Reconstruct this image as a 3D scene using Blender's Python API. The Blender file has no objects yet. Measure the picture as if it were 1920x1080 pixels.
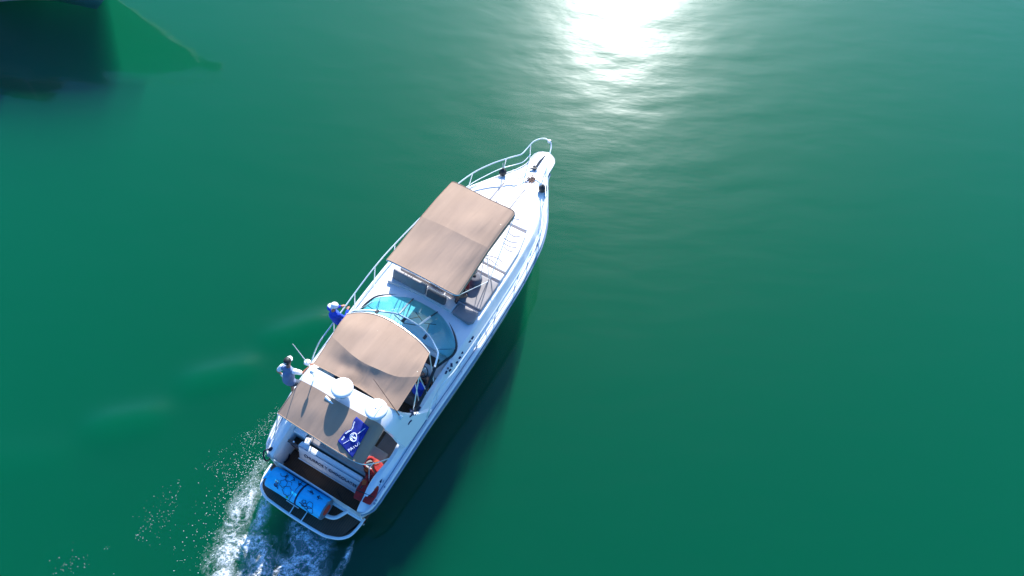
import bpy, bmesh, math, random
import numpy as np
from mathutils import Vector, Matrix
R = math.radians
C = bpy.context.scene.collection
random.seed(7); rng = np.random.default_rng(11)

# ------------------------------------------------------------------ camera
FPX, TILT, ROLL, CAMH = 1280.0, R(33), R(5), 20.0
cam = bpy.data.cameras.new('camera'); cam.lens = 24.0; cam.sensor_width = 36.0
cam.clip_start = 0.1; cam.clip_end = 6000
camo = bpy.data.objects.new('camera', cam); C.objects.link(camo)
camo.matrix_world = Matrix.Translation((0, 0, CAMH)) @ Matrix.Rotation(TILT, 4, 'X') @ Matrix.Rotation(ROLL, 4, 'Z')
bpy.context.scene.camera = camo
# ------------------------------------------------------------------ light
SUN_AZ, SUN_EL = R(7.7), R(32.5)
world = bpy.data.worlds.new("World"); bpy.context.scene.world = world; world.use_nodes = True
nt = world.node_tree; bg = nt.nodes['Background']
sky = nt.nodes.new('ShaderNodeTexSky'); sky.sky_type = 'NISHITA'; sky.sun_disc = False
sky.sun_elevation = SUN_EL; sky.sun_rotation = SUN_AZ
sky.air_density = 1.2; sky.dust_density = 2.0; sky.ozone_density = 4.0
hs_ = nt.nodes.new('ShaderNodeHueSaturation'); hs_.inputs['Saturation'].default_value = 1.35; nt.links.new(sky.outputs[0], hs_.inputs['Color']); tn_ = nt.nodes.new('ShaderNodeMix'); tn_.data_type = 'RGBA'; tn_.blend_type = 'MULTIPLY'; tn_.inputs[0].default_value = 1; tn_.inputs[7].default_value = (.66, .94, 1.20, 1); nt.links.new(hs_.outputs[0], tn_.inputs[6]); nt.links.new(tn_.outputs[2], bg.inputs[0]); bg.inputs[1].default_value = 0.13
sun = bpy.data.lights.new('sun', 'SUN'); sun.energy = 5.0; sun.angle = R(0.5); sun.color = (1.0, 0.98, 0.96)
suno = bpy.data.objects.new('sun', sun); C.objects.link(suno)
SV = Vector((math.sin(SUN_AZ)*math.cos(SUN_EL), math.cos(SUN_AZ)*math.cos(SUN_EL), math.sin(SUN_EL)))
suno.rotation_euler = (-SV).to_track_quat('-Z', 'Y').to_euler()
vs = bpy.context.scene.view_settings
vs.view_transform = 'Standard'; vs.look = 'None'; vs.exposure = 1.0; vs.gamma = 1.0

# ------------------------------------------------------------------ geometry of the survey: a photo point at a known height
_s, _c, _cr, _sr = math.sin(TILT), math.cos(TILT), math.cos(ROLL), math.sin(ROLL)
def at(x, y, z=0.0):
    u0, v0 = (x-960)/FPX, (y-540)/FPX
    u, v = u0*_cr+v0*_sr, -u0*_sr+v0*_cr
    k = (CAMH-z)/(_s*v+_c)
    return Vector((u*k, (_s-_c*v)*k, z))
_tc = (at(492, 850, 1.4)+at(690, 970, 1.4))/2; _d = at(1025, 300, 2.15)-_tc
HEAD = math.atan2(_d.x, _d.y)
BOAT_O = Vector((_tc.x, _tc.y, 0)); BOAT_R = R(90)-HEAD
_F = Vector((math.sin(HEAD), math.cos(HEAD))); _P = Vector((-_F.y, _F.x))
def bl(x, y, z):                      # the same, in the boat's own frame (forward, port, up)
    p = at(x, y, z)-BOAT_O
    return Vector((p.x*_F.x+p.y*_F.y, p.x*_P.x+p.y*_P.y, z))

# ------------------------------------------------------------------ materials
def mat(name, col, rough=0.5, metal=0.0, var=0.0, vscale=3.0, bump=0.0, bscale=60.0, coat=0.0, spec=0.5, col2=None, detail=4):
    m = bpy.data.materials.new(name); m.use_nodes = True
    n = m.node_tree.nodes; l = m.node_tree.links; b = n['Principled BSDF']
    b.inputs['Base Color'].default_value = (*col, 1); b.inputs['Roughness'].default_value = rough
    b.inputs['Metallic'].default_value = metal; b.inputs['Specular IOR Level'].default_value = spec
    b.inputs['Coat Weight'].default_value = coat
    if var or bump: tc = n.new('ShaderNodeTexCoord')
    if var:
        no = n.new('ShaderNodeTexNoise'); no.inputs['Scale'].default_value = vscale; no.inputs['Detail'].default_value = detail
        l.new(tc.outputs['Object'], no.inputs['Vector'])
        mx = n.new('ShaderNodeMix'); mx.data_type = 'RGBA'
        c2 = col2 or tuple(max(0, v*(1-var)) for v in col)
        mx.inputs[6].default_value = (*col, 1); mx.inputs[7].default_value = (*c2, 1)
        rp = n.new('ShaderNodeValToRGB'); rp.color_ramp.elements[0].position = .4; rp.color_ramp.elements[1].position = .68
        l.new(no.outputs['Fac'], rp.inputs['Fac']); l.new(rp.outputs['Color'], mx.inputs[0])
        l.new(mx.outputs[2], b.inputs['Base Color'])
    if bump:
        n2 = n.new('ShaderNodeTexNoise'); n2.inputs['Scale'].default_value = bscale; n2.inputs['Detail'].default_value = 3
        l.new(tc.outputs['Object'], n2.inputs['Vector'])
        bp = n.new('ShaderNodeBump'); bp.inputs['Strength'].default_value = bump; bp.inputs['Distance'].default_value = .02
        l.new(n2.outputs['Fac'], bp.inputs['Height']); l.new(bp.outputs['Normal'], b.inputs['Normal'])
    return m
def canvas_mat():
    m = mat('canvas', (.372, .252, .176), .9, var=.10, vscale=1.1, spec=.15)
    n = m.node_tree.nodes; l = m.node_tree.links; b = n['Principled BSDF']
    tc = n.new('ShaderNodeTexCoord')
    mq = n.new('ShaderNodeMapping'); mq.inputs['Scale'].default_value = (.12, 2.3, 1); l.new(tc.outputs['Object'], mq.inputs['Vector'])
    nq = n.new('ShaderNodeTexNoise'); nq.inputs['Scale'].default_value = 1.3; nq.inputs['Detail'].default_value = 1; l.new(mq.outputs[0], nq.inputs['Vector'])
    rq = n.new('ShaderNodeMapRange'); rq.inputs[1].default_value = .42; rq.inputs[2].default_value = .6; rq.inputs[3].default_value = .955; rq.inputs[4].default_value = 1.03; l.new(nq.outputs['Fac'], rq.inputs[0])
    mz = n.new('ShaderNodeMix'); mz.data_type = 'RGBA'; mz.blend_type = 'MULTIPLY'; mz.inputs[0].default_value = 1
    l.new(b.inputs['Base Color'].links[0].from_socket, mz.inputs[6]); l.new(rq.outputs[0], mz.inputs[7]); l.new(mz.outputs[2], b.inputs['Base Color'])
    # soft creases running along the cloth, plus a few pale droppings
    mp = n.new('ShaderNodeMapping'); mp.inputs['Scale'].default_value = (.5, 3.2, 1); mp.inputs['Rotation'].default_value = (0, 0, .25)
    l.new(tc.outputs['Object'], mp.inputs['Vector'])
    w = n.new('ShaderNodeTexNoise'); w.inputs['Scale'].default_value = 1.6; w.inputs['Detail'].default_value = 3; w.inputs['Distortion'].default_value = .4
    l.new(mp.outputs[0], w.inputs['Vector'])
    bp = n.new('ShaderNodeBump'); bp.inputs['Strength'].default_value = .4; bp.inputs['Distance'].default_value = .05
    l.new(w.outputs['Fac'], bp.inputs['Height']); l.new(bp.outputs['Normal'], b.inputs['Normal'])
    v = n.new('ShaderNodeTexVoronoi'); v.inputs['Scale'].default_value = 2.2; l.new(tc.outputs['Object'], v.inputs['Vector'])
    nz = n.new('ShaderNodeTexNoise'); nz.inputs['Scale'].default_value = 40; l.new(tc.outputs['Object'], nz.inputs['Vector'])
    ad = n.new('ShaderNodeMath'); ad.operation = 'MULTIPLY_ADD'; ad.inputs[1].default_value = .05; l.new(nz.outputs['Fac'], ad.inputs[0]); l.new(v.outputs['Distance'], ad.inputs[2])
    th = n.new('ShaderNodeMath'); th.operation = 'LESS_THAN'; th.inputs[1].default_value = .062; l.new(ad.outputs[0], th.inputs[0])
    sel = n.new('ShaderNodeSeparateColor'); l.new(v.outputs['Color'], sel.inputs[0])
    gt = n.new('ShaderNodeMath'); gt.operation = 'GREATER_THAN'; gt.inputs[1].default_value = .45; l.new(sel.outputs[0], gt.inputs[0])
    mu = n.new('ShaderNodeMath'); mu.operation = 'MULTIPLY'; l.new(th.outputs[0], mu.inputs[0]); l.new(gt.outputs[0], mu.inputs[1])
    mx = n.new('ShaderNodeMix'); mx.data_type = 'RGBA'; mx.inputs[7].default_value = (.75, .68, .5, 1)
    src = b.inputs['Base Color'].links[0].from_socket
    l.new(mu.outputs[0], mx.inputs[0]); l.new(src, mx.inputs[6]); l.new(mx.outputs[2], b.inputs['Base Color'])
    return m
M = dict(
    white=mat('white_gelcoat', (.80, .80, .79), .22, var=.06, vscale=1.5, coat=.3),
    deck=mat('nonskid_deck', (.78, .78, .77), .55, var=.05, vscale=2, bump=.2, bscale=140),
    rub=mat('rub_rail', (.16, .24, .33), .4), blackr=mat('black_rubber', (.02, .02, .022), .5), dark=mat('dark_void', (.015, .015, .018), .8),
    steel=mat('stainless', (.82, .86, .86), .32, .55), canvas=canvas_mat(),
    piping=mat('canvas_hem', (.30, .22, .19), .8),
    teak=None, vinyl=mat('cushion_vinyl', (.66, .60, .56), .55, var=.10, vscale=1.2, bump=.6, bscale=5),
    vinyl2=mat('grey_and_shaded_vinyl', (.26, .235, .23), .6, var=.2, vscale=3), seat=mat('seat_vinyl', (.13, .105, .10), .6, var=.2),  # vinyl2 also colours cream foredeck pads and backrest darker, as the shade on them
    mesh=None, towel=mat('navy_towel', (.008, .025, .26), .85, var=.3, vscale=6, bump=.3, bscale=90),
    print=mat('white_print', (.85, .86, .9), .8), ink=mat('navy_ink', (.01, .02, .07), .6),
    roll=mat('blue_foam', (.012, .56, .92), .55, var=.12, vscale=4), core=mat('red_foam', (.60, .05, .02), .8),
    grey=mat('grey_foam', (.16, .2, .24), .8), strap=mat('navy_strap', (.01, .012, .06), .7), lime=mat('lime_buckle', (.1, .55, .02), .5),
    vest=mat('red_vest', (.36, .006, .006), .75, var=.35, vscale=9, bump=.5, bscale=30), orange=mat('orange_patch', (.42, .07, .006), .7),
    skin=mat('skin', (.36, .15, .085), .55, var=.1, vscale=12), skin2=mat('skin_tan', (.55, .20, .10), .55), blue=mat('blue_shirt', (.012, .06, .55), .85, var=.25, vscale=7, bump=.5, bscale=14),
    shadegrey=mat('shaded_grey_shirt', (.17, .22, .36), .85, var=.18, vscale=6, bump=.5, bscale=14), litsleeve=mat('sunlit_sleeve', (.8, .8, .82), .85),  # one shirt: shade coloured into the back, sunlight into the sleeves
    shorts=mat('dark_shorts', (.012, .014, .03), .85), shorts2=mat('slate_shorts', (.05, .07, .11), .85, var=.3, vscale=8), cap=mat('white_cap', (.75, .75, .78), .8), hair=mat('black_hair', (.008, .007, .007), .6),
    redshirt=mat('red_shirt', (.28, .015, .012), .85), eye=mat('eye_white', (.8, .8, .78), .3), shoe=mat('red_shoe', (.25, .012, .01), .6), glove=mat('white_glove', (.8, .82, .82), .8),
    brown=mat('chain_rust', (.22, .11, .07), .7, var=.5, vscale=20), rope=mat('black_rope', (.01, .012, .03), .8),
    bagm=mat('grey_bag', (.10, .10, .12), .8), paint=mat('grey_hull', (.50, .52, .58), .3), screen=mat('dark_plastic', (.02, .022, .025), .35),
    wood=mat('varnished_wood', (.30, .14, .05), .4, var=.2),
)
def teak_mat():
    m = mat('teak', (.11, .055, .026), .75, var=.25, vscale=5)
    n = m.node_tree.nodes; l = m.node_tree.links; b = n['Principled BSDF']
    tc = n.new('ShaderNodeTexCoord'); sp = n.new('ShaderNodeSeparateXYZ'); l.new(tc.outputs['Object'], sp.inputs[0])
    a = n.new('ShaderNodeMath'); a.operation = 'MULTIPLY'; a.inputs[1].default_value = 1/.065; l.new(sp.outputs[1], a.inputs[0])
    f = n.new('ShaderNodeMath'); f.operation = 'FRACT'; l.new(a.outputs[0], f.inputs[0])
    t = n.new('ShaderNodeMath'); t.operation = 'LESS_THAN'; t.inputs[1].default_value = .14; l.new(f.outputs[0], t.inputs[0])
    mx = n.new('ShaderNodeMix'); mx.data_type = 'RGBA'; mx.inputs[7].default_value = (.02, .018, .016, 1)
    src = b.inputs['Base Color'].links[0].from_socket
    l.new(t.outputs[0], mx.inputs[0]); l.new(src, mx.inputs[6]); l.new(mx.outputs[2], b.inputs['Base Color'])
    return m
M['teak'] = teak_mat()
def glass_mat():
    m = bpy.data.materials.new('tinted_glass'); m.use_nodes = True
    n = m.node_tree.nodes; l = m.node_tree.links; n.remove(n['Principled BSDF'])
    t = n.new('ShaderNodeBsdfTransparent'); t.inputs[0].default_value = (.34, .75, .83, 1)
    g = n.new('ShaderNodeBsdfGlossy'); g.inputs['Roughness'].default_value = .03; g.inputs[0].default_value = (.9, 1, 1, 1)
    fr = n.new('ShaderNodeFresnel'); fr.inputs[0].default_value = 1.25
    mx = n.new('ShaderNodeMixShader'); l.new(fr.outputs[0], mx.inputs[0]); l.new(t.outputs[0], mx.inputs[1]); l.new(g.outputs[0], mx.inputs[2])
    l.new(mx.outputs[0], n['Material Output'].inputs[0]); return m
M['glass'] = glass_mat()
M['eyed'] = mat('eye_dark', (.01, .008, .006), .2)

# ------------------------------------------------------------------ mesh helpers
class MB:
    def __init__(s): s.v = []; s.f = []
    def add(s, vs, fs):
        o = len(s.v); s.v += [tuple(p) for p in vs]; s.f += [tuple(i+o for i in f) for f in fs]; return s
    def box(s, c, d, rz=0, rx=0, ry=0):
        mt = Matrix.Rotation(rz, 3, 'Z') @ Matrix.Rotation(ry, 3, 'Y') @ Matrix.Rotation(rx, 3, 'X')
        vs = [Vector(c)+mt@Vector((x*d[0]/2, y*d[1]/2, z*d[2]/2)) for x in (-1, 1) for y in (-1, 1) for z in (-1, 1)]
        return s.add(vs, [(0, 1, 3, 2), (4, 6, 7, 5), (0, 4, 5, 1), (2, 3, 7, 6), (0, 2, 6, 4), (1, 5, 7, 3)])
    def prism(s, pts, z0, z1):
        n = len(pts)
        if callable(z1): vs = [(p[0], p[1], z0) for p in pts]+[(p[0], p[1], z1(p)) for p in pts]
        else: vs = [(p[0], p[1], z0) for p in pts]+[(p[0], p[1], z1) for p in pts]
        return s.add(vs, [tuple(range(n))[::-1], tuple(range(n, 2*n))]+[(i, (i+1) % n, n+(i+1) % n, n+i) for i in range(n)])
    def tube(s, pts, r, n=8, closed=False):
        pts = [Vector(p) for p in pts]; rs = r if isinstance(r, (list, tuple)) else [r]*len(pts); up = None; vs = []
        for i, p in enumerate(pts):
            if closed: t = pts[(i+1) % len(pts)]-pts[i-1]
            else: t = pts[min(i+1, len(pts)-1)]-pts[max(i-1, 0)]
            t = t.normalized() if t.length > 1e-9 else Vector((0, 0, 1))
            if up is None:
                up = Vector((0, 0, 1)) if abs(t.z) < .9 else Vector((1, 0, 0))
            a = t.cross(up)
            if a.length < 1e-4: a = t.cross(Vector((0, 1, 0)))
            a.normalize(); b = a.cross(t).normalized(); up = b
            for k in range(n):
                an = 2*math.pi*k/n; vs.append(p+(a*math.cos(an)+b*math.sin(an))*rs[i])
        fs = []; m = len(pts)
        for i in range(m if closed else m-1):
            j = (i+1) % m
            for k in range(n):
                fs.append((i*n+k, i*n+(k+1) % n, j*n+(k+1) % n, j*n+k))
        if not closed: fs += [tuple(range(n))[::-1], tuple(range((m-1)*n, m*n))]
        return s.add(vs, fs)
    def lathe(s, prof, c=(0, 0, 0), n=32, mt=None):          # prof: (r, z)
        vs = []
        for r, z in prof:
            for k in range(n):
                an = 2*math.pi*k/n; p = Vector((r*math.cos(an), r*math.sin(an), z))
                if mt is not None: p = mt@p
                vs.append(p+Vector(c))
        fs = [(i*n+k, i*n+(k+1) % n, (i+1)*n+(k+1) % n, (i+1)*n+k) for i in range(len(prof)-1) for k in range(n)]
        fs += [tuple(range(n))[::-1], tuple(range((len(prof)-1)*n, len(prof)*n))]
        return s.add(vs, fs)
    def ball(s, c, r, sc=(1, 1, 1), n=16, mt=None):
        m2 = (mt or Matrix.Identity(3)) @ Matrix.Diagonal(sc)
        return s.lathe([(max(1e-4, r*math.sin(math.pi*i/(n//2))), -r*math.cos(math.pi*i/(n//2))) for i in range(n//2+1)], c, n, m2)
    def grid(s, rows, close=False):
        n = len(rows[0]); vs = [p for r in rows for p in r]
        return s.add(vs, [(i*n+k, i*n+(k+1) % n, (i+1)*n+(k+1) % n, (i+1)*n+k) for i in range(len(rows)-1) for k in range(n if close else n-1)])
    def cap(s, p0, p1, r0, r1, n=12):                        # capsule
        p0, p1 = Vector(p0), Vector(p1); d = p1-p0; L = max(d.length, 1e-4)
        q = d.to_track_quat('Z', 'Y').to_matrix()
        prof = [(max(1e-4, r0*math.sin(a)), -r0*math.cos(a)) for a in (0, .4, .8, 1.2, math.pi/2)]
        prof += [(max(1e-4, r1*math.cos(a)), L+r1*math.sin(a)) for a in (0, .4, .8, 1.2, math.pi/2)]
        return s.lathe(prof, p0, n, q)
    def build(s, name, m, parent=None, smooth=False, bevel=0, solid=0, sub=0, voxel=0, label=None, seg=2):
        me = bpy.data.meshes.new(name); me.from_pydata(s.v, [], s.f); me.validate(); me.update()
        bm = bmesh.new(); bm.from_mesh(me)
        bmesh.ops.remove_doubles(bm, verts=bm.verts, dist=1e-5)
        if not solid: bmesh.ops.recalc_face_normals(bm, faces=bm.faces)
        bm.to_mesh(me); bm.free()
        o = bpy.data.objects.new(name, me); C.objects.link(o); me.materials.append(m)
        if parent: o.parent = parent
        if label: o['label'] = label
        if voxel:
            md = o.modifiers.new('r', 'REMESH'); md.mode = 'VOXEL'; md.voxel_size = voxel; md.use_smooth_shade = True
            sm = o.modifiers.new('s', 'SMOOTH'); sm.factor = .5; sm.iterations = 4
        if solid:
            md = o.modifiers.new('s', 'SOLIDIFY'); md.thickness = solid; md.offset = -1 if solid == .018 else 0; md.use_rim = solid != .018
        if bevel:
            md = o.modifiers.new('b', 'BEVEL'); md.width = bevel; md.segments = seg; md.limit_method = 'ANGLE'; md.angle_limit = R(35)
        if sub:
            md = o.modifiers.new('u', 'SUBSURF'); md.levels = sub; md.render_levels = sub
        if smooth or bevel:
            for p in me.polygons: p.use_smooth = True
            if not voxel and smooth != 'all':
                bm = bmesh.new(); bm.from_mesh(me)
                for e in bm.edges:
                    if len(e.link_faces) == 2 and e.calc_face_angle(0) > R(38): e.smooth = False
                bm.to_mesh(me); bm.free()
        return o
def tag(o, label=None, cat=None, group=None, kind=None):
    for k, v in (('label', label), ('category', cat), ('group', group), ('kind', kind)):
        if v: o[k] = v
    return o
def thing(name, label, cat, loc=(0, 0, 0), rz=0, group=None):
    o = bpy.data.objects.new(name, None); C.objects.link(o); o.empty_display_size = .3
    o.location = loc; o.rotation_euler = (0, 0, rz); return tag(o, label, cat, group)
def on_boat(p): return BOAT_O+Vector((p[0]*_F.x+p[1]*_P.x, p[0]*_F.y+p[1]*_P.y, p[2]))
def boat_thing(name, label, cat, p, rz=0, group=None): return thing(name, label, cat, on_boat(p), BOAT_R+rz, group)
def spl(pts, X):                                            # smooth curve through (x, value) points
    xs = np.array([p[0] for p in pts]); ys = np.array([p[1] for p in pts], float)
    m = np.gradient(ys, xs); X = min(max(X, xs[0]), xs[-1]); i = min(int(np.searchsorted(xs, X, side='right')-1), len(xs)-2)
    h = xs[i+1]-xs[i]; t = (X-xs[i])/h
    return float((2*t**3-3*t**2+1)*ys[i]+(t**3-2*t**2+t)*h*m[i]+(-2*t**3+3*t**2)*ys[i+1]+(t**3-t**2)*h*m[i+1])
def curve3(pts, n=6):                                       # Catmull-Rom through 3D points
    P = [Vector(p) for p in pts]; out = []
    for i in range(len(P)-1):
        a, b, c, d = P[max(i-1, 0)], P[i], P[i+1], P[min(i+2, len(P)-1)]
        for k in range(n):
            t = k/n; out.append(.5*((2*b)+(c-a)*t+(2*a-5*b+4*c-d)*t*t+(3*b-a-3*c+d)*t**3))
    return out+[P[-1]]
def text_mesh(name, body, size, m, parent, mt, shear=0.0, ext=.004, spacing=1.0, sx=1.0):
    cu = bpy.data.curves.new(name, 'FONT'); cu.body = body; cu.size = size; cu.shear = shear; cu.extrude = ext
    cu.align_x = 'CENTER'; cu.align_y = 'CENTER'; cu.space_character = spacing; cu.resolution_u = 4
    t = bpy.data.objects.new(name, cu); C.objects.link(t); dg = bpy.context.evaluated_depsgraph_get()
    me = bpy.data.meshes.new_from_object(t.evaluated_get(dg)); bpy.data.objects.remove(t)
    me.transform(mt @ Matrix.Diagonal((sx, 1, 1, 1)))
    o = bpy.data.objects.new(name, me); C.objects.link(o); me.materials.clear(); me.materials.append(m); o.parent = parent
    return o

# ------------------------------------------------------------------ water
def water():
    fx = np.arange(-34, 34.01, .2); fy = np.arange(-6, 56.01, .2)
    xs = np.concatenate([[-2500, -600, -150, -60], fx, [60, 150, 600, 2500]])
    ys = np.concatenate([[-2500, -600, -150, -40], fy, [90, 200, 600, 2500]])
    X, Y = np.meshgrid(xs, ys); Z = np.zeros_like(X)
    for i in range(70):
        lam = rng.uniform(.6, 3.6); th = rng.normal(R(93), R(24)); k = 2*math.pi/lam; ph = rng.uniform(0, 6.28)
        amp = .0033*lam/(2*math.pi)*1.0
        env = .55+.45*np.sin(X*rng.uniform(.1, .35)+rng.uniform(0, 6))*np.cos(Y*rng.uniform(.1, .35)+rng.uniform(0, 6))
        Z += amp*env*np.sin(k*(X*math.cos(th)+Y*math.sin(th))+ph)
    gp = at(1170, 70); Z *= .42+.95*np.exp(-(((X-gp.x)/8)**2+((Y-gp.y)/7)**2))      # a breeze patch where the sun glints
    # wake crests fanning off the port side
    for (a, b, w, h) in [((640, 590), (480, 645), .45, .18), ((500, 680), (325, 725), .45, .20), ((330, 770), (150, 805), .45, .20), ((150, 850), (-60, 862), .6, 0.066),
                         ((520, 745), (380, 770), .5, .015), ((250, 900), (60, 935), .6, .015)]:
        A, B = at(*a), at(*b); d = (B-A); L = d.length; d = d/L
        s = ((X-A.x)*d.x+(Y-A.y)*d.y); t = (-(X-A.x)*d.y+(Y-A.y)*d.x)+.10*(s-L/2)**2/L
        Z += h*np.exp(-(t/w)**2)*np.exp(-((s-L/2)/(L*.42))**4)
    fade = np.clip((34-np.abs(X))/6, 0, 1)*np.clip((56-Y)/8, 0, 1)*np.clip((Y+6)/4, 0, 1); Z *= fade
    ny, nx = X.shape; top = np.stack([X.ravel(), Y.ravel(), Z.ravel()], 1)
    ii, jj = np.meshgrid(np.arange(nx-1), np.arange(ny-1)); a = (jj*nx+ii).ravel()
    F = np.stack([a, a+1, a+nx+1, a+nx], 1)
    v = top.tolist(); f = F.tolist()
    # sides and floor close the body of water
    ring = [i for i in range(nx)]+[j*nx+nx-1 for j in range(1, ny)]+[(ny-1)*nx+i for i in range(nx-2, -1, -1)]+[j*nx for j in range(ny-2, 0, -1)]
    o0 = len(v)
    for r in ring: v.append([v[r][0], v[r][1], -25.0])
    m = len(ring)
    for k in range(m): f.append([ring[k], o0+k, o0+(k+1) % m, ring[(k+1) % m]])
    f.append([o0+k for k in range(m)][::-1])
    me = bpy.data.meshes.new('water'); me.from_pydata(v, [], f); me.update()
    for p in me.polygons: p.use_smooth = True
    o = bpy.data.objects.new('water', me); C.objects.link(o); o['kind'] = 'structure'
    mm = bpy.data.materials.new('sea_water'); mm.use_nodes = True; n = mm.node_tree.nodes; l = mm.node_tree.links; b = n['Principled BSDF']
    n.remove(b); out = n['Material Output']
    tc = n.new('ShaderNodeTexCoord'); mp = n.new('ShaderNodeMapping'); mp.inputs['Scale'].default_value = (.6, 1.3, 1); l.new(tc.outputs['Object'], mp.inputs['Vector'])
    n1 = n.new('ShaderNodeTexNoise'); n1.inputs['Scale'].default_value = 1.1; n1.inputs['Detail'].default_value = 3; l.new(mp.outputs[0], n1.inputs['Vector'])
    bp = n.new('ShaderNodeBump'); bp.inputs['Strength'].default_value = 1; bp.inputs['Distance'].default_value = .014; l.new(n1.outputs['Fac'], bp.inputs['Height'])
    g1 = n.new('ShaderNodeBsdfGlossy'); g1.inputs['Roughness'].default_value = .06; g2 = n.new('ShaderNodeBsdfGlossy'); g2.inputs['Roughness'].default_value = .26
    gm = n.new('ShaderNodeMixShader'); gm.inputs[0].default_value = .22; l.new(g1.outputs[0], gm.inputs[1]); l.new(g2.outputs[0], gm.inputs[2])
    tr = n.new('ShaderNodeBsdfTransparent'); fr = n.new('ShaderNodeFresnel'); gg = n.new('ShaderNodeNewGeometry'); mr = n.new('ShaderNodeMapRange'); mr.inputs[3].default_value = 1.35; mr.inputs[4].default_value = 1/1.35; l.new(gg.outputs['Backfacing'], mr.inputs[0]); l.new(mr.outputs[0], fr.inputs[0])
    for q in (g1, g2, fr): l.new(bp.outputs[0], q.inputs['Normal'])
    mx = n.new('ShaderNodeMixShader'); l.new(fr.outputs[0], mx.inputs[0]); l.new(tr.outputs[0], mx.inputs[1]); l.new(gm.outputs[0], mx.inputs[2]); l.new(mx.outputs[0], out.inputs['Surface'])
    sc = n.new('ShaderNodeVolumeScatter'); sc.inputs['Color'].default_value = (.004, .37, .155, 1); sc.inputs['Density'].default_value = WATER_D
    ab = n.new('ShaderNodeVolumeAbsorption'); ab.inputs['Color'].default_value = (.0, .38, .17, 1); ab.inputs['Density'].default_value = WATER_D
    ad = n.new('ShaderNodeAddShader'); l.new(sc.outputs[0], ad.inputs[0]); l.new(ab.outputs[0], ad.inputs[1]); l.new(ad.outputs[0], out.inputs['Volume'])
    me.materials.append(mm); return o
WATER_D = .45
water()

# ------------------------------------------------------------------ the motor yacht
Y = boat_thing('motor_yacht', 'white motor yacht with beige canopies running over green water, in the middle', 'motor yacht', (0, 0, 0))
PORT = [(0, 1.58), (.06, 1.70), (.16, 1.79), (.35, 1.88), (.94, 2.03), (1.75, 2.17), (2.9, 2.24), (5.16, 2.33), (7, 2.33), (8.5, 2.22), (9.8, 2.02), (10.75, 1.72), (11.2, 1.42), (11.8, 1.02), (12.3, .68), (12.75, .52), (13.0, .53)]
STBD = [(0, -1.52), (.06, -1.62), (.16, -1.70), (.35, -1.75), (.8, -1.77), (2.85, -1.78), (4.46, -1.81), (5.65, -1.82), (7, -1.80), (8.35, -1.76), (9.19, -1.68), (10.02, -1.56), (10.86, -1.28), (11.54, -.92), (12.1, -.60), (12.56, -.40), (13.0, -.36)]
EZ = [(0, 1.4), (.9, 1.5), (1.8, 1.6), (3, 1.7), (5, 1.78), (6, 1.82), (8, 1.9), (10, 2.0), (11.5, 2.1), (13.4, 2.15)]
yp = lambda x: spl(PORT, x)
ys = lambda x: spl(STBD, x)
ez = lambda x: spl(EZ, x)
def hull():
    # stations; each runs sheer(port) -> keel -> sheer(stbd); the bow rakes back below
    prof = [(1.0, 1.0), (.985, .80), (.94, .5), (.87, .22), (.78, .02), (.45, -.22), (0, -.38)]
    rows = []
    for i in range(46):
        s = i/45; x = 12.7*(1-(1-s)**1.35); row = []
        w1, w2 = yp(x), ys(x); c = (w1+w2)/2; z1 = ez(x)
        if x > 11.8:
            k = (x-11.8)/.9; w1 = c+(w1-c)*(1-.75*k**2); w2 = c+(w2-c)*(1-.75*k**2)
        bowk = max(0, (x-7.5)/5.2)
        for sg, w in ((1, w1), (-1, w2)):
            half = []
            for fr, zf in prof:
                z = z1*zf if zf > 0 else zf*1.5
                rk = (1-max(zf, -.3))*1.5*bowk**1.5
                fr2 = fr*(1-bowk*(1-max(zf, -.3))*.55) if fr < 1 else 1
                half.append((x-rk, c+(w-c)*fr2, z))
            row.append(half)
        rows.append(row[0]+row[1][::-1][1:])
    mb = MB(); mb.grid(rows)
    mb.add(rows[0], [tuple(range(len(rows[0])))])          # transom
    h = mb.build('hull', M['white'], Y, smooth=True)
    return h
hl = hull()
# rub rail round the sheer
edge = [(x, yp(x)+.02, ez(x)-.10) for x in np.linspace(0, 12.75, 50)]+[(12.85, .1, 2.0)]+[(x, ys(x)-.02, ez(x)-.10) for x in np.linspace(12.75, 0, 50)]
MB().tube(edge, .035, 8).build('rub_rail', M['rub'], Y, smooth=True)

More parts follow.
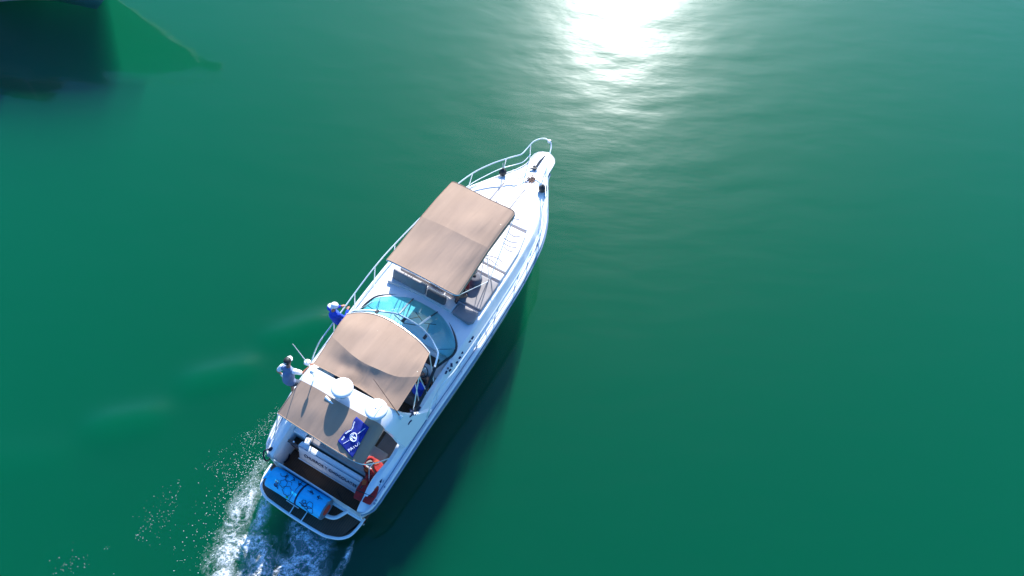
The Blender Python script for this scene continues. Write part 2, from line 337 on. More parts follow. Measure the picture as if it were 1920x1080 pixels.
TH = [(4.3, .42), (5, .44), (6, .42), (8, .38), (9.5, .30), (10.5, .22), (11.2, .14), (11.7, .05), (12.1, .0), (13.4, 0)]
def deck():
    mb = MB()
    prof = [(1.0, 0, 0), (.985, .045, 0), (.955, .045, 0), (.94, .0, 0), (.90, .01, 0), (.865, .03, 0), (.84, .03, .45), (.82, .04, .9), (.80, .05, 1), (.74, .06, 1), (.5, .07, 1), (.25, .085, 1), (0, .09, 1)]
    rows = []
    for x in np.concatenate([np.linspace(4.75, 11.6, 30), np.linspace(11.8, 13.0, 9)]):
        w1, w2, z = yp(x), ys(x), ez(x); c = (w1+w2)/2; h = spl(TH, x)
        L = [(x, c+(w1-c)*a, z+b+h*k) for a, b, k in prof]; Rr = [(x, c+(w2-c)*a, z+b+h*k) for a, b, k in prof][::-1][1:]
        rows.append(L+Rr)
    for r_, k_ in ((13.22, .93), (13.36, .75), (13.45, .50), (13.49, .2)):     # rounded pulpit end
        w1, w2 = yp(13), ys(13); c = (w1+w2)/2
        rows.append([(r_, c+(p[1]-c)*k_, p[2]) for p in [(0, c+(w1-c)*a, 2.15+b) for a, b, k in prof]+[(0, c+(w2-c)*a, 2.15+b) for a, b, k in prof][::-1][1:]])
    mb.grid(rows)
    # pulpit underside and edge
    un = []
    for x in np.linspace(12.3, 13.0, 5): un.append([(x, yp(x), ez(x)), (x, yp(x)-.06, ez(x)-.16), (x, ys(x)+.06, ez(x)-.16), (x, ys(x), ez(x))])
    for r_, k_ in ((13.22, .93), (13.36, .75), (13.45, .50), (13.49, .2)):
        c = (yp(13)+ys(13))/2; w = (yp(13)-ys(13))/2*k_
        un.append([(r_, c+w, 2.15), (r_-.03, c+w*.85, 2.0), (r_-.03, c-w*.85, 2.0), (r_, c-w, 2.15)])
    mb.grid(un)
    # side decks and coamings beside the cockpit
    def inner(x, sg):
        return spl([(0, 1.44), (.5, 1.46), (1.3, 1.47), (2, 1.52), (3.3, 1.6), (4.76, 1.80)], x) if sg > 0 else spl([(0, -1.40), (.9, -1.31), (1.6, -1.42), (2.4, -1.36), (3.3, -1.34), (4.76, -1.33)], x)
    for sg in (1, -1):
        rows = []
        for x in np.concatenate([[0, .03, .06, .10, .16, .25], np.linspace(.35, 4.75, 32)]):
            w = yp(x) if sg > 0 else ys(x); z = ez(x); i = inner(x, sg); h = spl([(0, 0), (.6, .06), (1.6, .2), (2.6, .34), (4.75, .44)], x)
            t = lambda a: w+(i-w)*a
            dz = -.10*max(0, 1-x/.12)**2
            rows.append([(x, w, z+dz), (x, t(.06), z+.045+dz), (x, t(.13), z+.045+dz), (x, t(.18), z+dz), (x, t(.45), z+.02+dz), (x, t(.60), z+.04+h*.8+dz), (x, t(.72), z+.06+h+dz), (x, t(.96), z+.06+h+dz), (x, t(1), z+.03+h+dz), (x, t(1)+.0*sg, .45)])
        mb.grid(rows)
        mb.add(rows[0]+[(rows[0][0][0], rows[0][0][1]*.98, .45)], [tuple(range(len(rows[0])+1))])
    # bulkhead ahead of the cockpit, with the companionway left open
    y0, y1, zt = inner(4.75, -1), inner(4.75, 1), 2.24
    for a, b, z0, z1 in ((y0, -.15, .9, zt), (.55, y1, .9, zt), (-.15, .55, 1.95, zt)):
        mb.box((4.76, (a+b)/2, (z0+z1)/2), (.06, b-a, z1-z0))
    return mb.build('deck', M['deck'], Y, smooth=True)
dk = deck()
# cockpit sole, aft floor, transom sill
for sg_, ed_ in ((1, yp), (-1, ys)):
    MB().tube([(x, ed_(x)-sg_*.13, ez(x)+.012) for x in np.linspace(.4, 11.6, 60)], .014, 6).build('deck_gutter', M['rub'], dk, smooth=True)
MB().box((2.7, .1, .93), (4.1, 3.3, .06)).build('cockpit_sole', M['teak'], Y)
MB().box((.32, .04, .47), (.68, 3.1, .05)).build('aft_sole', M['teak'], Y)
MB().tube([(-.04, 1.52, .60), (-.04, .7, .60), (-.02, -.7, .60), (.0, -1.44, .60)], .05, 10).build('transom_sill', M['white'], Y, smooth=True)
MB().box((-.0, .04, .3), (.05, 2.96, .52)).build('transom', M['white'], Y, bevel=.01)
# transom seat back carrying the name
tp = MB(); a0, a1 = Vector((.48, 1.08, .78)), Vector((.50, -1.08, .78)); b0, b1 = Vector((.66, 1.12, 1.34)), Vector((.70, -1.05, 1.34))
tp.add([a0, a1, b1, b0, (.82, 1.08, 1.36), (.85, -1.0, 1.36), (.86, 1.0, .6), (.88, -1.0, .6), (.5, 1.05, .5), (.52, -1.06, .5)],
       [(0, 1, 2, 3), (3, 2, 5, 4), (4, 5, 7, 6), (8, 9, 1, 0), (0, 3, 4, 6, 8), (1, 9, 7, 5, 2)])
tpo = tp.build('name_panel', M['white'], Y, bevel=.04, seg=3)
# trim lines on the panel
MB().tube([a0+Vector((-.015, 0, .01)), a1+Vector((-.015, 0, .01))], .016, 6).build('trim', M['steel'], tpo)
MB().tube([b0+Vector((-.01, -.05, .01)), b1+Vector((-.01, .05, .01))], .014, 6).build('trim', M['rub'], tpo)
ex = ((a1-a0)+(b1-b0)).normalized(); ey = ((b0-a0)+(b1-a1)); ey = (ey-ex*ey.dot(ex)).normalized(); ezv = ex.cross(ey)
pc = (a0+a1+b0+b1)/4
mt = Matrix(((ex.x, ey.x, ezv.x, pc.x+ezv.x*.012+.03), (ex.y, ey.y, ezv.y, -.16), (ex.z, ey.z, ezv.z, pc.z+ezv.z*.012-.0), (0, 0, 0, 1)))
mt.translation = (a0+a1+b0+b1)/4+Vector((0, -.03, 0))+ezv*.012
text_mesh('lettering', 'CHURROS Y CHOCOLATES', .17, M['ink'], tpo, mt, sx=.86, ext=.004)
MB().lathe([(.001, 0), (.05, 0), (.05, .02), (.001, .02)], (.66, .86, 1.12), 14, Matrix.Rotation(-1.1, 3, 'Y')).build('drain_cap', M['ink'], tpo)
# stern door between panel and port quarter
dg = MB(); dg.tube([(.62, 1.46, 1.25), (.62, 1.12, 1.25)], .015, 8); dg.box((.66, 1.29, 1.02), (.03, .34, .5)); dg.build('stern_door', M['seat'], Y, bevel=.01)
MB().box((.68, 1.28, 1.30), (.05, .05, .05)).build('door_latch', M['steel'], Y, bevel=.01)
# cockpit furniture: sun lounge, side seats, helm
def cushion(name, pts, z0, z1, m=None, bev=.05, label=None): return MB().prism(pts, z0, z1).build(name, m or M['vinyl'], Y, bevel=bev, seg=4, label=label)
cushion('seat_back', [(.88, 1.02), (.89, -1.1), (1.16, -1.1), (1.16, 1.02)], .96, 1.42, M['vinyl2'])
cushion('seat', [(1.18, .9), (1.18, -1.2), (1.75, -1.2), (1.75, .9)], .96, 1.28, M['vinyl2'])
cushion('seat', [(1.2, -.75), (1.2, -1.28), (3.0, -1.25), (3.0, -.75)], .965, 1.22, M['seat'])
cushion('seat', [(2.1, 1.45), (2.1, .85), (3.6, .85), (3.6, 1.52)], .965, 1.35, M['seat'])
cushion('helm_seat', [(3.35, -.35), (3.35, -1.2), (3.8, -1.2), (3.8, -.35)], .965, 1.62, M['seat'])
MB().box((1.15, 1.25, 1.2), (.5, .42, .48)).build('wet_bar', M['white'], Y, bevel=.03)
MB().prism([(4.2, -.15), (4.73, -.15), (4.73, -1.3), (4.2, -1.25)], .96, lambda p: 1.75 if p[0] < 4.5 else 2.2).build('helm_console', M['white'], Y, bevel=.04)
MB().box((4.50, -.7, 2.02), (.28, .7, .03), ry=-.70).build('instrument_panel', M['screen'], Y, bevel=.01)
w = MB(); wr = Matrix.Rotation(-.9, 3, 'Y'); w.tube([Vector((4.14, -.75, 1.86))+wr@Vector((.19*math.cos(a), .19*math.sin(a), 0)) for a in np.linspace(0, 6.28, 25)[:-1]], .014, 8, True)
for a in (0, 2.1, 4.2): w.tube([Vector((4.14, -.75, 1.86)), Vector((4.14, -.75, 1.86))+wr@Vector((.19*math.cos(a), .19*math.sin(a), 0))], .01, 6)
w.build('steering_wheel', M['screen'], Y, smooth=True)
MB().box((4.45, .2, 1.42), (.5, .68, .9)).build('companionway', M['dark'], Y)  # black box stands in for the darkness inside the opening
MB().box((4.62, 1.2, 1.98), (.25, 1.0, .04), ry=.05).build('dashboard', M['white'], Y, bevel=.02)

# windshield
base = [bl(x, y, 2.25) for x, y in [(660, 598), (675, 583.5), (686, 571), (705, 557.6), (728, 554), (746, 554), (777, 558), (823, 583), (845, 612), (856, 645), (850, 665), (830, 680), (812, 694)]]
top = [bl(x, y, 2.95) for x, y in [(648, 596), (661, 584), (676, 582.5), (695, 582.5), (715, 584), (730, 586), (748, 590), (785, 611), (806, 632), (816, 650), (821, 661), (819.5, 672), (815, 688)]]
B2, T2 = curve3(base, 5), curve3(top, 5)
ws = thing('windshield', None, None); 
for k in ('label', 'category'):
    if k in ws: del ws[k]
ws.parent = Y
g = MB(); rows = [[B2[i].lerp(T2[i], k/4)+Vector((0, 0, .03*math.sin(math.pi*k/4))) for i in range(len(B2))] for k in range(5)]
g.grid(rows); gl = g.build('glass', M['glass'], ws, smooth='all')
MB().tube([p+Vector((0, 0, .02)) for p in B2], .040, 8).build('frame', M['screen'], ws, smooth=True)
MB().tube(T2, .030, 8).build('frame', M['steel'], ws, smooth=True)
for i in (30, 35):
    mu = MB(); mu.tube([B2[i], B2[i].lerp(T2[i], .45)+Vector((0, 0, .03))], .02, 8); mu.build('mullion', M['screen'], ws)
    mu = MB(); mu.tube([B2[i].lerp(T2[i], .45)+Vector((0, 0, .035)), T2[i]+Vector((0, 0, .02))], .036, 8); mu.build('mullion', M['steel'], ws, smooth=True)
for i in (17, 47): MB().tube([B2[i], T2[i]], .012, 6).build('mullion', M['rub'], ws)
def wiper(p0, p1, d):
    m_ = MB(); m_.tube([p0, p1], .012, 6); q = Vector(p1)-Vector(p0); n_ = Vector((-q.y, q.x, 0)).normalized()
    m_.tube([Vector(p1)-n_*d, Vector(p1)+n_*d], .010, 6); m_.box(p0, (.12, .08, .05)); m_.build('wiper', M['blackr'], ws)
wiper(bl(707, 584.5, 2.97), bl(689, 573, 2.7), .18); wiper(bl(757, 600, 3.0), bl(786, 594, 2.72), .2); wiper(bl(797, 632, 3.0), bl(805, 607, 2.75), .2)
MB().tube([bl(739, 590, 2.93), bl(757, 606, 2.9), bl(783, 610, 2.93)], .012, 6).build('opening_hatch_frame', M['blackr'], ws)

# radar arch
sec = [(-1.58, 1.80, 1.95, 3.35), (-1.50, 2.15, 1.9, 3.0), (-1.42, 2.5, 1.86, 2.72), (-1.33, 2.9, 1.82, 2.5), (-1.20, 3.22, 1.76, 2.36), (-.85, 3.38, 1.70, 2.28), (.1, 3.41, 1.66, 2.22), (1.0, 3.39, 1.68, 2.2), (1.34, 3.25, 1.74, 2.22), (1.48, 2.95, 1.8, 2.35), (1.62, 2.5, 1.85, 2.6), (1.74, 2.1, 1.9, 2.9), (1.84, 1.78, 1.95, 3.2)]
def arch():
    pts = []
    for key in range(1, 4): pts.append(curve3([(s_[0], s_[key], 0) for s_ in sec], 4))
    ysx = pts[0]; rows = []
    n_ = len(ysx)
    for i in range(n_):
        y_, z_ = ysx[i].x, pts[0][i].y; xa, xf = pts[1][i].y, pts[2][i].y
        j, k = max(i-1, 0), min(i+1, n_-1); t = Vector((ysx[k].x-ysx[j].x, pts[0][k].y-pts[0][j].y)).normalized(); nrm = Vector((-t.y, t.x))
        th = .075; row = []
        for a, b in ((0, .0), (.04, 1), (.5, 1.25), (.96, 1), (1, 0), (.96, -1), (.04, -1)):
            row.append((xa+(xf-xa)*a, y_+nrm.x*th*b, z_+nrm.y*th*b-.09*(1-a)*max(0, min(1, (z_-2.6)/.6))))
        rows.append(row)
    mb = MB(); mb.grid(rows, close=True); mb.add(rows[0], [tuple(range(7))]); mb.add(rows[-1], [tuple(range(7))])
    return mb.build('radar_arch', M['white'], Y, smooth=True)
ar = arch()
tr = MB(); tr.tube(curve3([(1.66, 1.25, 3.2), (1.6, .6, 3.33), (1.58, -.3, 3.34), (1.62, -1.0, 3.22)], 6), .02, 6); tr.tube(curve3([(1.58, 1.25, 3.12), (1.52, .5, 3.24), (1.5, -.3, 3.25), (1.55, -1.0, 3.12)], 6), .014, 6)
tr.build('canvas_track', M['piping'], ar, smooth=True)
def radome(px, py, label):
    c = bl(px, py, 3.78); c.z = 0
    prof = [(.13, 3.42), (.11, 3.50), (.12, 3.60), (.23, 3.65), (.272, 3.665), (.285, 3.69), (.284, 3.75), (.272, 3.775), (.23, 3.792), (.12, 3.804), (.001, 3.808)]
    return MB().lathe(prof, (c.x, c.y, 0), 40).build('radome', M['white'], ar, smooth='all', label=label), c
rd1, c1 = radome(641, 726, 'port white radome with small dark lettering on its rim')
rd2, c2 = radome(705, 766, 'starboard white radome with a grey dot on top')
MB().lathe([(.001, 3.806), (.018, 3.808), (.018, 3.817), (.001, 3.82)], (c2.x, c2.y, 0), 12).build('cap_dot', M['rub'], rd2)
# lettering wrapped round the rim of the port dome
word = 'Raymarine'; ang0 = -math.pi/2-.75-.1
for i, ch in enumerate(word):
    an = math.pi+.55+i*.105; p = Vector((c1.x+.283*math.cos(an), c1.y+.283*math.sin(an), 3.72))
    e1 = Vector((-math.sin(an), math.cos(an), 0)); e3 = Vector((math.cos(an), math.sin(an), 0)); e2 = e3.cross(e1)
    m_ = Matrix(((e1.x, e2.x, e3.x, p.x), (e1.y, e2.y, e3.y, p.y), (e1.z, e2.z, e3.z, p.z), (0, 0, 0, 1)))
    text_mesh('lettering', ch, .065, M['ink'], rd1, m_, ext=.002, shear=.2)
# small fittings on the arch
nl = MB(); p = Vector((1.95, 1.05, 3.48)); nl.tube([p, p+Vector((0, 0, .22))], .015, 8); nl.ball(p+Vector((0, 0, .28)), .055, (1, 1, 1.5)); nl.build('mushroom_antenna', M['white'], ar, smooth=True)
hn = MB(); hp = bl(611, 745, 3.42); hq = bl(633, 752, 3.42); hm = bl(624, 757, 3.42); hn.tube([hp, hm], [.05, .02], 10); hn.tube([hm, hq], .018, 8); hn.build('horn', M['steel'], ar, smooth=True)
gb = MB(); p = bl(577, 681, 3.15); gb.tube([p-Vector((0, .12, .5)), p], .018, 8); gb.lathe([(.02, 0), (.08, .01), (.095, .06), (.07, .11), (.001, .13)], p, 20); gb.build('gps_antenna', M['white'], ar, smooth=True)
wa = MB(); p = bl(577, 681, 3.2); wa.tube([p, bl(549, 645, 4.6)], [.014, .007], 6); wa.build('whip_antenna', M['glove'], ar)
# dark decals on the starboard leg of the arch (wave emblem and script)
def arch_pt(px, py, z): return bl(px, py, z)
def decal(pts, wd, name='decal'):
    m_ = MB()
    for i in range(len(pts)-1): m_.tube([pts[i], pts[i+1]], wd[i], 6)
    return m_.build(name, M['ink'], ar, smooth=True)
from mathutils.bvhtree import BVHTree
def bvh(o): return BVHTree.FromPolygons([v.co for v in o.data.vertices], [tuple(p.vertices) for p in o.data.polygons])
_arb = bvh(ar)
def surf(x, y, tree=None, lift=.004):             # the point of a surface seen at a photo point
    a, b = bl(x, y, 6.0), bl(x, y, 0.3); h = (tree or _arb).ray_cast(a, (b-a).normalized())
    return bl(x, y, 2.2) if h[0] is None else h[0]+h[1]*(lift if h[1].dot(a-b) > 0 else -lift)
p = surf(751, 783)+Vector((0, 0, .05)); wb = MB(); wb.tube([p, bl(700, 710, p.z+1.5)], [.013, .006], 6); wb.build('whip_antenna', M['brown'], ar)
wb = MB(); wb.box(p-Vector((0, 0, .03)), (.10, .09, .06)); wb.tube([p-Vector((0, 0, .14)), p+Vector((0, 0, .08))], .028, 8); wb.build('antenna_mount', M['steel'], ar, bevel=.01)
decal([surf(769, 767), surf(771, 772), surf(773, 777), surf(768, 781)], [.035, .05, .03])
decal([surf(773, 775), surf(776, 771)], [.02])
decal([surf(778, 778), surf(783, 771), surf(788, 763)], [.016, .032])
decal([surf(765, 796), surf(768, 791), surf(771, 788)], [.022, .026])

# canopies: cloth sheets over tube bows
def sheet(name, rows, wr=.0, label=None, seed=0, parent=None, th=.018, first=True):
    rg = random.Random(seed); R2 = []
    rows = [curve3(r, 7) for r in rows]; n = len(rows[0])
    cols = [curve3([r[k] for r in rows], 6) for k in range(n)]
    m = len(cols[0]); G = [[cols[k][i].copy() for k in range(n)] for i in range(m)]
    ph = [rg.uniform(0, 6) for _ in range(6)]
    for i in range(m):
        for k in range(n):
            u, v = i/(m-1), k/(n-1)
            e = math.sin(math.pi*u)*math.sin(math.pi*v)
            G[i][k].z += wr*e*(math.sin(v*19+u*3+ph[0])*.5+math.sin(v*31-u*5+ph[1])*.3+math.sin(u*9+v*7+ph[2])*.4)
    e1, e2 = G[1][0]-G[0][0], G[0][1]-G[0][0]
    if e1.cross(e2).z > 0: G = [r[::-1] for r in G]                 # cloth faces the sky, its thickness goes down
    mb = MB(); mb.grid(G); o = mb.build(name, M['canvas'], parent or Y, smooth='all', solid=th, label=label)
    ring = G[0]+[G[i][-1] for i in range(1, m)]+G[-1][::-1][1:]+[G[i][0] for i in range(m-2, 0, -1)]
    if first: MB().tube([G[i][0] for i in range(m-1, -1, -1)]+G[0][1:]+[G[i][-1] for i in range(1, m)], .012, 6).build('hem', M['canvas'], o, smooth=True)
    else: MB().tube([G[i][0] for i in range(m)]+G[-1][1:]+[G[i][-1] for i in range(m-2, -1, -1)], .012, 6).build('hem', M['canvas'], o, smooth=True)
    return o
# main canopy, forward panel and after panel meet on a bow
f_edge = [bl(652, 588, 3.42), bl(700, 589, 3.60), bl(760, 621, 3.62), bl(806, 662, 3.40)]
f_edge = [bl(651, 589, 3.40), bl(676, 586, 3.52), bl(706, 590.5, 3.60), bl(735, 603, 3.62), bl(762, 621, 3.60), bl(788, 642, 3.52), bl(805, 662, 3.40)]
m_edge = [bl(622, 630, 3.45), bl(641, 648, 3.60), bl(660, 665, 3.66), bl(680, 679, 3.69), bl(708, 692, 3.68), bl(745, 706, 3.60), bl(786, 706, 3.45)]
m_mid = [(p+q)/2+Vector((0, 0, .04)) for p, q in zip(f_edge, m_edge)]
a_edge = [bl(588, 682, 3.34), bl(613, 695, 3.43), bl(638, 708, 3.46), bl(666, 723, 3.47), bl(693, 740, 3.46), bl(720, 758, 3.42), bl(745, 770, 3.30)]
a_mid = [(p+q)/2-Vector((0, 0, .045 if 0 < i < 6 else .01)) for i, (p, q) in enumerate(zip(m_edge, a_edge))]
can1 = sheet('canopy', [f_edge, m_mid, m_edge], .016, 'forward panel of the beige main canopy', 3)
can2 = sheet('canopy', [m_edge, a_mid, a_edge], .026, 'after panel of the beige main canopy, sagging towards the arch', 5, first=False)
MB().tube(curve3([p-Vector((-.015, 0, .02)) for p in f_edge], 5), .022, 8).build('canopy_bow', M['steel'], Y, smooth=True)
MB().tube(curve3([p-Vector((0, 0, .05)) for p in m_edge], 5), .02, 8).build('canopy_bow', M['steel'], Y, smooth=True)
st = MB(); st2 = MB()
for (p, q) in ((f_edge[-1], (3.9, -1.33, 2.15)), (f_edge[0], (3.7, 1.72, 2.15)), (m_edge[-1], (3.55, -1.34, 2.1)), (m_edge[0], (3.3, 1.7, 2.1)), (bl(786, 706, 3.2), (2.75, -1.36, 2.05))): (st if q[1] < 0 else st2).tube([p, q], .016, 8)
st.tube([bl(798, 690, 3.2), bl(776, 704, 2.9), (3.2, -1.3, 2.1)], .014, 8); st.build('canopy_strut', M['steel'], Y, smooth=True); st2.build('canopy_strut', M['steel'], Y, smooth=True)
# side curtain rolled at the starboard post
MB().tube(curve3([(4.35, -1.22, 2.75), (3.9, -1.30, 2.6), (3.3, -1.36, 2.35), (2.75, -1.38, 2.2)], 6), [.05]*4*1+[.045]*15, 8).build('rolled_curtain', M['screen'], Y, smooth=True)
# after canopy
r0 = [bl(565, 713, 3.34), bl(599, 731, 3.44), bl(638, 755, 3.47), bl(678, 777, 3.47), bl(711, 794, 3.41), bl(721, 804, 3.26)]
r2 = [bl(521, 775, 3.00), bl(552, 796, 3.09), bl(590, 820, 3.14), bl(630, 845, 3.14), bl(664, 864, 3.08), bl(682, 869, 2.97)]
r1 = [(p+q)/2+Vector((0, 0, .02)) for p, q in zip(r0, r2)]
can3 = sheet('canopy', [r0, r1, r2], .012, 'small beige cockpit canopy aft of the arch', 9, first=False)
fr = MB(); fr.tube(curve3([bl(521, 776, 2.94)]+[p-Vector((0, 0, .03)) for p in r2[1:5]]+[bl(684, 871, 2.9), bl(705, 868, 2.5), bl(728, 860, 1.9)], 5), .016, 8)
fr.tube(curve3([bl(521, 776, 2.94), bl(518, 800, 2.2), bl(514, 822, 1.6)], 5), .016, 8); fr.tube([bl(692, 873, 2.4), bl(692, 902, 1.4)], .010, 6)
fr.tube([bl(566, 716, 3.08), bl(553, 760, 2.2), (1.3, 1.5, 1.6)], .012, 6); fr.build('canopy_frame', M['steel'], Y, smooth=True)
MB().tube([bl(617, 815, 3.11), bl(609, 838, 3.10)], .008, 6).build('seam_and_shadow_line', M['seat'], can3)  # dark line laid on the cloth as the shadow of a thin pole
MB().tube([bl(553, 740, 3.17), bl(545, 768, 3.07), bl(537, 785, 3.03)], .006, 6).build('seam_and_shadow_line', M['piping'], can3)
MB().tube([bl(685, 787, 3.31), bl(684, 797, 3.28)], .006, 6).build('seam_and_shadow_line', M['piping'], can3)

# foredeck bimini
BZ = 4.15
bf = [bl(848, 341, BZ-.05), bl(856, 343, BZ+.02), bl(885, 357, BZ+.10), bl(910, 370, BZ+.12), bl(938, 383, BZ+.08), bl(961, 394, BZ), bl(965, 401, BZ-.07)]
bm_ = [bl(790, 406, BZ-.0), bl(798, 409, BZ+.05), bl(828, 422, BZ+.15), bl(855, 435, BZ+.18), bl(885, 450, BZ+.15), bl(910, 462, BZ+.06), bl(915, 468, BZ-.0)]
ba = [bl(725, 487, BZ-.16), bl(736, 491, BZ-.10), bl(768, 507, BZ-.02), bl(797, 522, BZ), bl(828, 539, BZ-.03), bl(851, 551, BZ-.10), bl(860, 552, BZ-.16)]
mA = [(p+q)/2+Vector((0, 0, .03)) for p, q in zip(bf, bm_)]
mB = [(p+q)/2+Vector((0, 0, -.03)) for p, q in zip(bm_, ba)]
bi1 = sheet('bimini_top', [bf, mA, bm_], .020, 'forward half of the beige foredeck sunshade', 21)
bi2 = sheet('bimini_top', [bm_, mB, ba], .022, 'after half of the beige foredeck sunshade', 22, first=False)
sk = MB()
for A, Bq in ((bf, bm_), (bm_, ba)): sk.grid([[A[-1], Bq[-1]], [A[-1]+Vector((0, -.01, -.14)), Bq[-1]+Vector((0, -.01, -.14))]])
sk.build('valance', M['canvas'], bi1, solid=.01)
for r_ in (bf, bm_, ba): MB().tube(curve3([p-Vector((0, 0, .04)) for p in r_], 5), .018, 8).build('bimini_bow', M['steel'], Y, smooth=True)
bs = MB(); bs2 = MB(); piv = bl(917, 527, 2.35); pivp = Vector((piv.x, 1.45, 2.3))
for q in (bl(966, 402, BZ-.1), bl(912, 468, BZ-.1), bl(861, 553, BZ-.2)): bs.tube([piv, q], .013, 8)
for q in (Vector((bf[0].x, bf[0].y, BZ-.1)), Vector((bm_[0].x, bm_[0].y, BZ-.1)), Vector((ba[0].x, ba[0].y, BZ-.2))): bs2.tube([pivp, q], .013, 8)
bs.tube([bl(898, 538, 2.35), bl(907, 487, 3.5)], .011, 6); bs2.tube([pivp, (5.75, 1.1, 3.9)], .011, 6); bs2.tube([pivp, (5.75, .9, 4.0)], .009, 6); bs2.build('bimini_strut', M['steel'], Y, smooth=True)
bs.build('bimini_strut', M['steel'], Y, smooth=True)

# foredeck cushions
def dz(x, y=0): return ez(x)+spl(TH, x)+.085
def pad(pts, lab=None, m=None, t=.10):
    zz = max(dz(p[0]) for p in pts); z0 = min(dz(p[0]) for p in pts)-.04
    return MB().prism(pts, z0, lambda p: dz(p[0])+t-.02).build('sun_pad', m or M['vinyl'], Y, bevel=.035, seg=3, label=lab)
pad([(11.35, .95), (11.45, .68), (9.82, .68), (9.82, 1.45), (10.4, 1.35)]); pad([(11.5, .64), (11.55, -.08), (9.82, -.08), (9.82, .64)])
pad([(11.4, -.12), (11.2, -.42), (10.6, -.78), (9.85, -1.03), (9.82, -.12)])
pad([(9.76, 1.45), (9.76, .14), (8.06, .14), (8.06, 1.62)]); pad([(9.76, .10), (9.76, -1.07), (9.0, -1.23), (8.06, -1.28), (8.06, .10)])
pad([(8.0, 1.62), (8.0, -1.28), (7.70, -1.29), (7.70, 1.62)]); pad([(7.62, 1.62), (7.62, .0), (6.50, .0), (6.50, 1.62)], m=M['vinyl2'], lab='sun pad with shade darkened into its colour'); pad([(7.62, -.04), (7.62, -1.29), (6.5, -1.31), (6.5, -.04)], m=M['vinyl2'], lab='sun pad with shade darkened into its colour, starboard side')
pad([(6.42, -.62), (6.42, -1.30), (6.05, -1.33), (5.93, -1.22), (6.0, -.62)], m=M['vinyl2'], lab='small sun pad with shade darkened into its colour'); pad([(6.42, 1.60), (6.42, -.58), (6.02, -.58), (6.05, .5), (6.0, 1.2), (5.93, 1.70)])
for pts in ([(9.3, -1.05), (9.2, -.8), (9.22, -.5)], [(9.1, -1.1), (9.02, -.85), (9.05, -.6)], [(9.6, -.98), (9.45, -.8), (9.5, -.55)], [(8.9, -1.12), (8.86, -.9), (8.92, -.7)], [(8.25, -1.15), (8.42, -.8), (8.3, -.3)], [(8.15, -1.0), (8.25, -.6), (8.18, -.3)], [(10.5, .5), (10.35, .3), (10.4, .05)], [(10.1, .55), (10.0, .35), (10.1, .15)], [(10.2, -.2), (10.1, -.4), (10.15, -.6)], [(10.45, 1.1), (10.3, .95), (10.35, .8)]):
    MB().tube([(p.x, p.y, dz(p.x)+.082) for p in curve3([(a, b, 0) for a, b in pts], 6)], [.002]+[.012]*11+[.002], 6).build('cushion_crease', M['vinyl'], Y, smooth=True)
bk = MB(); bk.box((6.20, 1.03, 2.52), (.13, 1.2, .42), ry=.35); bk.build('backrest', M['vinyl2'], Y, bevel=.05, seg=4)
bk = MB(); bk.box((6.17, .05, 2.47), (.12, .66, .34), ry=.35); bk.build('backrest', M['seat'], Y, bevel=.05, seg=4)
# cabin-top hatches, bow gear
MB().tube([bl(1022, 292, 2.24), bl(1012, 303, 2.24), bl(1003, 316, 2.24)], [.02, .045, .03], 8).build('anchor_shank', M['screen'], Y, smooth=True)
an = MB(); p = bl(1003, 313, 2.26); an.ball(p, .08, (1, 1, .6), 12); an.box(p+Vector((-.08, 0, .0)), (.05, .26, .05), rz=.5); an.build('windlass', M['screen'], Y, bevel=.01)
ch = MB(); rg = random.Random(4); c0 = bl(996, 338, 2.22)
path = [c0+Vector((rg.gauss(0, .10), rg.gauss(0, .09), abs(rg.gauss(0, .02)))) for _ in range(34)]
ch.tube(curve3(path, 3), .012, 5); ch.tube([bl(1003, 316, 2.22), bl(1000, 328, 2.2), c0], .011, 5); ch.build('anchor_chain', M['brown'], Y)
hs = MB(); p = bl(976, 347, 2.20); hs.lathe([(.001, 0), (.09, 0), (.085, .03), (.001, .035)], p, 16); hs.build('deck_fill_cap', M['brown'], Y, smooth=True)
def cleat(p, rz):
    m_ = MB(); q = Vector(p); d = Vector((math.cos(rz), math.sin(rz), 0))
    m_.tube([q-d*.09+Vector((0, 0, .05)), q-d*.03+Vector((0, 0, .04)), q+d*.03+Vector((0, 0, .04)), q+d*.09+Vector((0, 0, .05))], [.008, .014, .014, .008], 8)
    for s_ in (-1, 1): m_.tube([q+d*.03*s_, q+d*.035*s_+Vector((0, 0, .04))], .012, 8)
    return m_.build('cleat', M['steel'], Y, smooth=True)
for p, a in ((bl(961, 323, 2.16), .3), (bl(973, 332, 2.18), .3), (bl(967, 342, 2.18), .3), (bl(1017, 339, 2.16), .2), (bl(513, 820, 1.52), .4), (bl(717, 903, 1.56), .3), (bl(927, 572, 1.92), 0), (bl(697, 873, 1.5), 0), (bl(845, 690, 1.83), 0)): cleat(p, a)
vent = MB(); p = bl(715, 902, 1.55); vent.lathe([(.001, 0), (.06, 0), (.05, .05), (.001, .06)], p, 14); vent.build('filler_cap', M['ink'], Y, smooth=True)
for px, py in ((711, 908), (722, 913), (754, 850), (705, 938), (702, 944)): MB().lathe([(.001, 0), (.035, 0), (.03, .012), (.001, .014)], bl(px, py, 1.53), 12).build('filler_cap', M['rub'], Y, smooth=True)
# dark deck gear scattered on the starboard side deck (shade snaps, cup holders)
_dkb = bvh(dk)
for px, py in ((846, 684), (840, 691), (836, 698), (843, 694), (866, 661), (861, 670), (856, 679), (880, 640), (885, 633)):
    m_ = MB(); m_.box(surf(px, py, _dkb, .012), (rg.uniform(.06, .13), rg.uniform(.05, .09), .03), rz=rg.uniform(0, 3)); m_.build('canvas_snap', M['ink'], Y, bevel=.01)

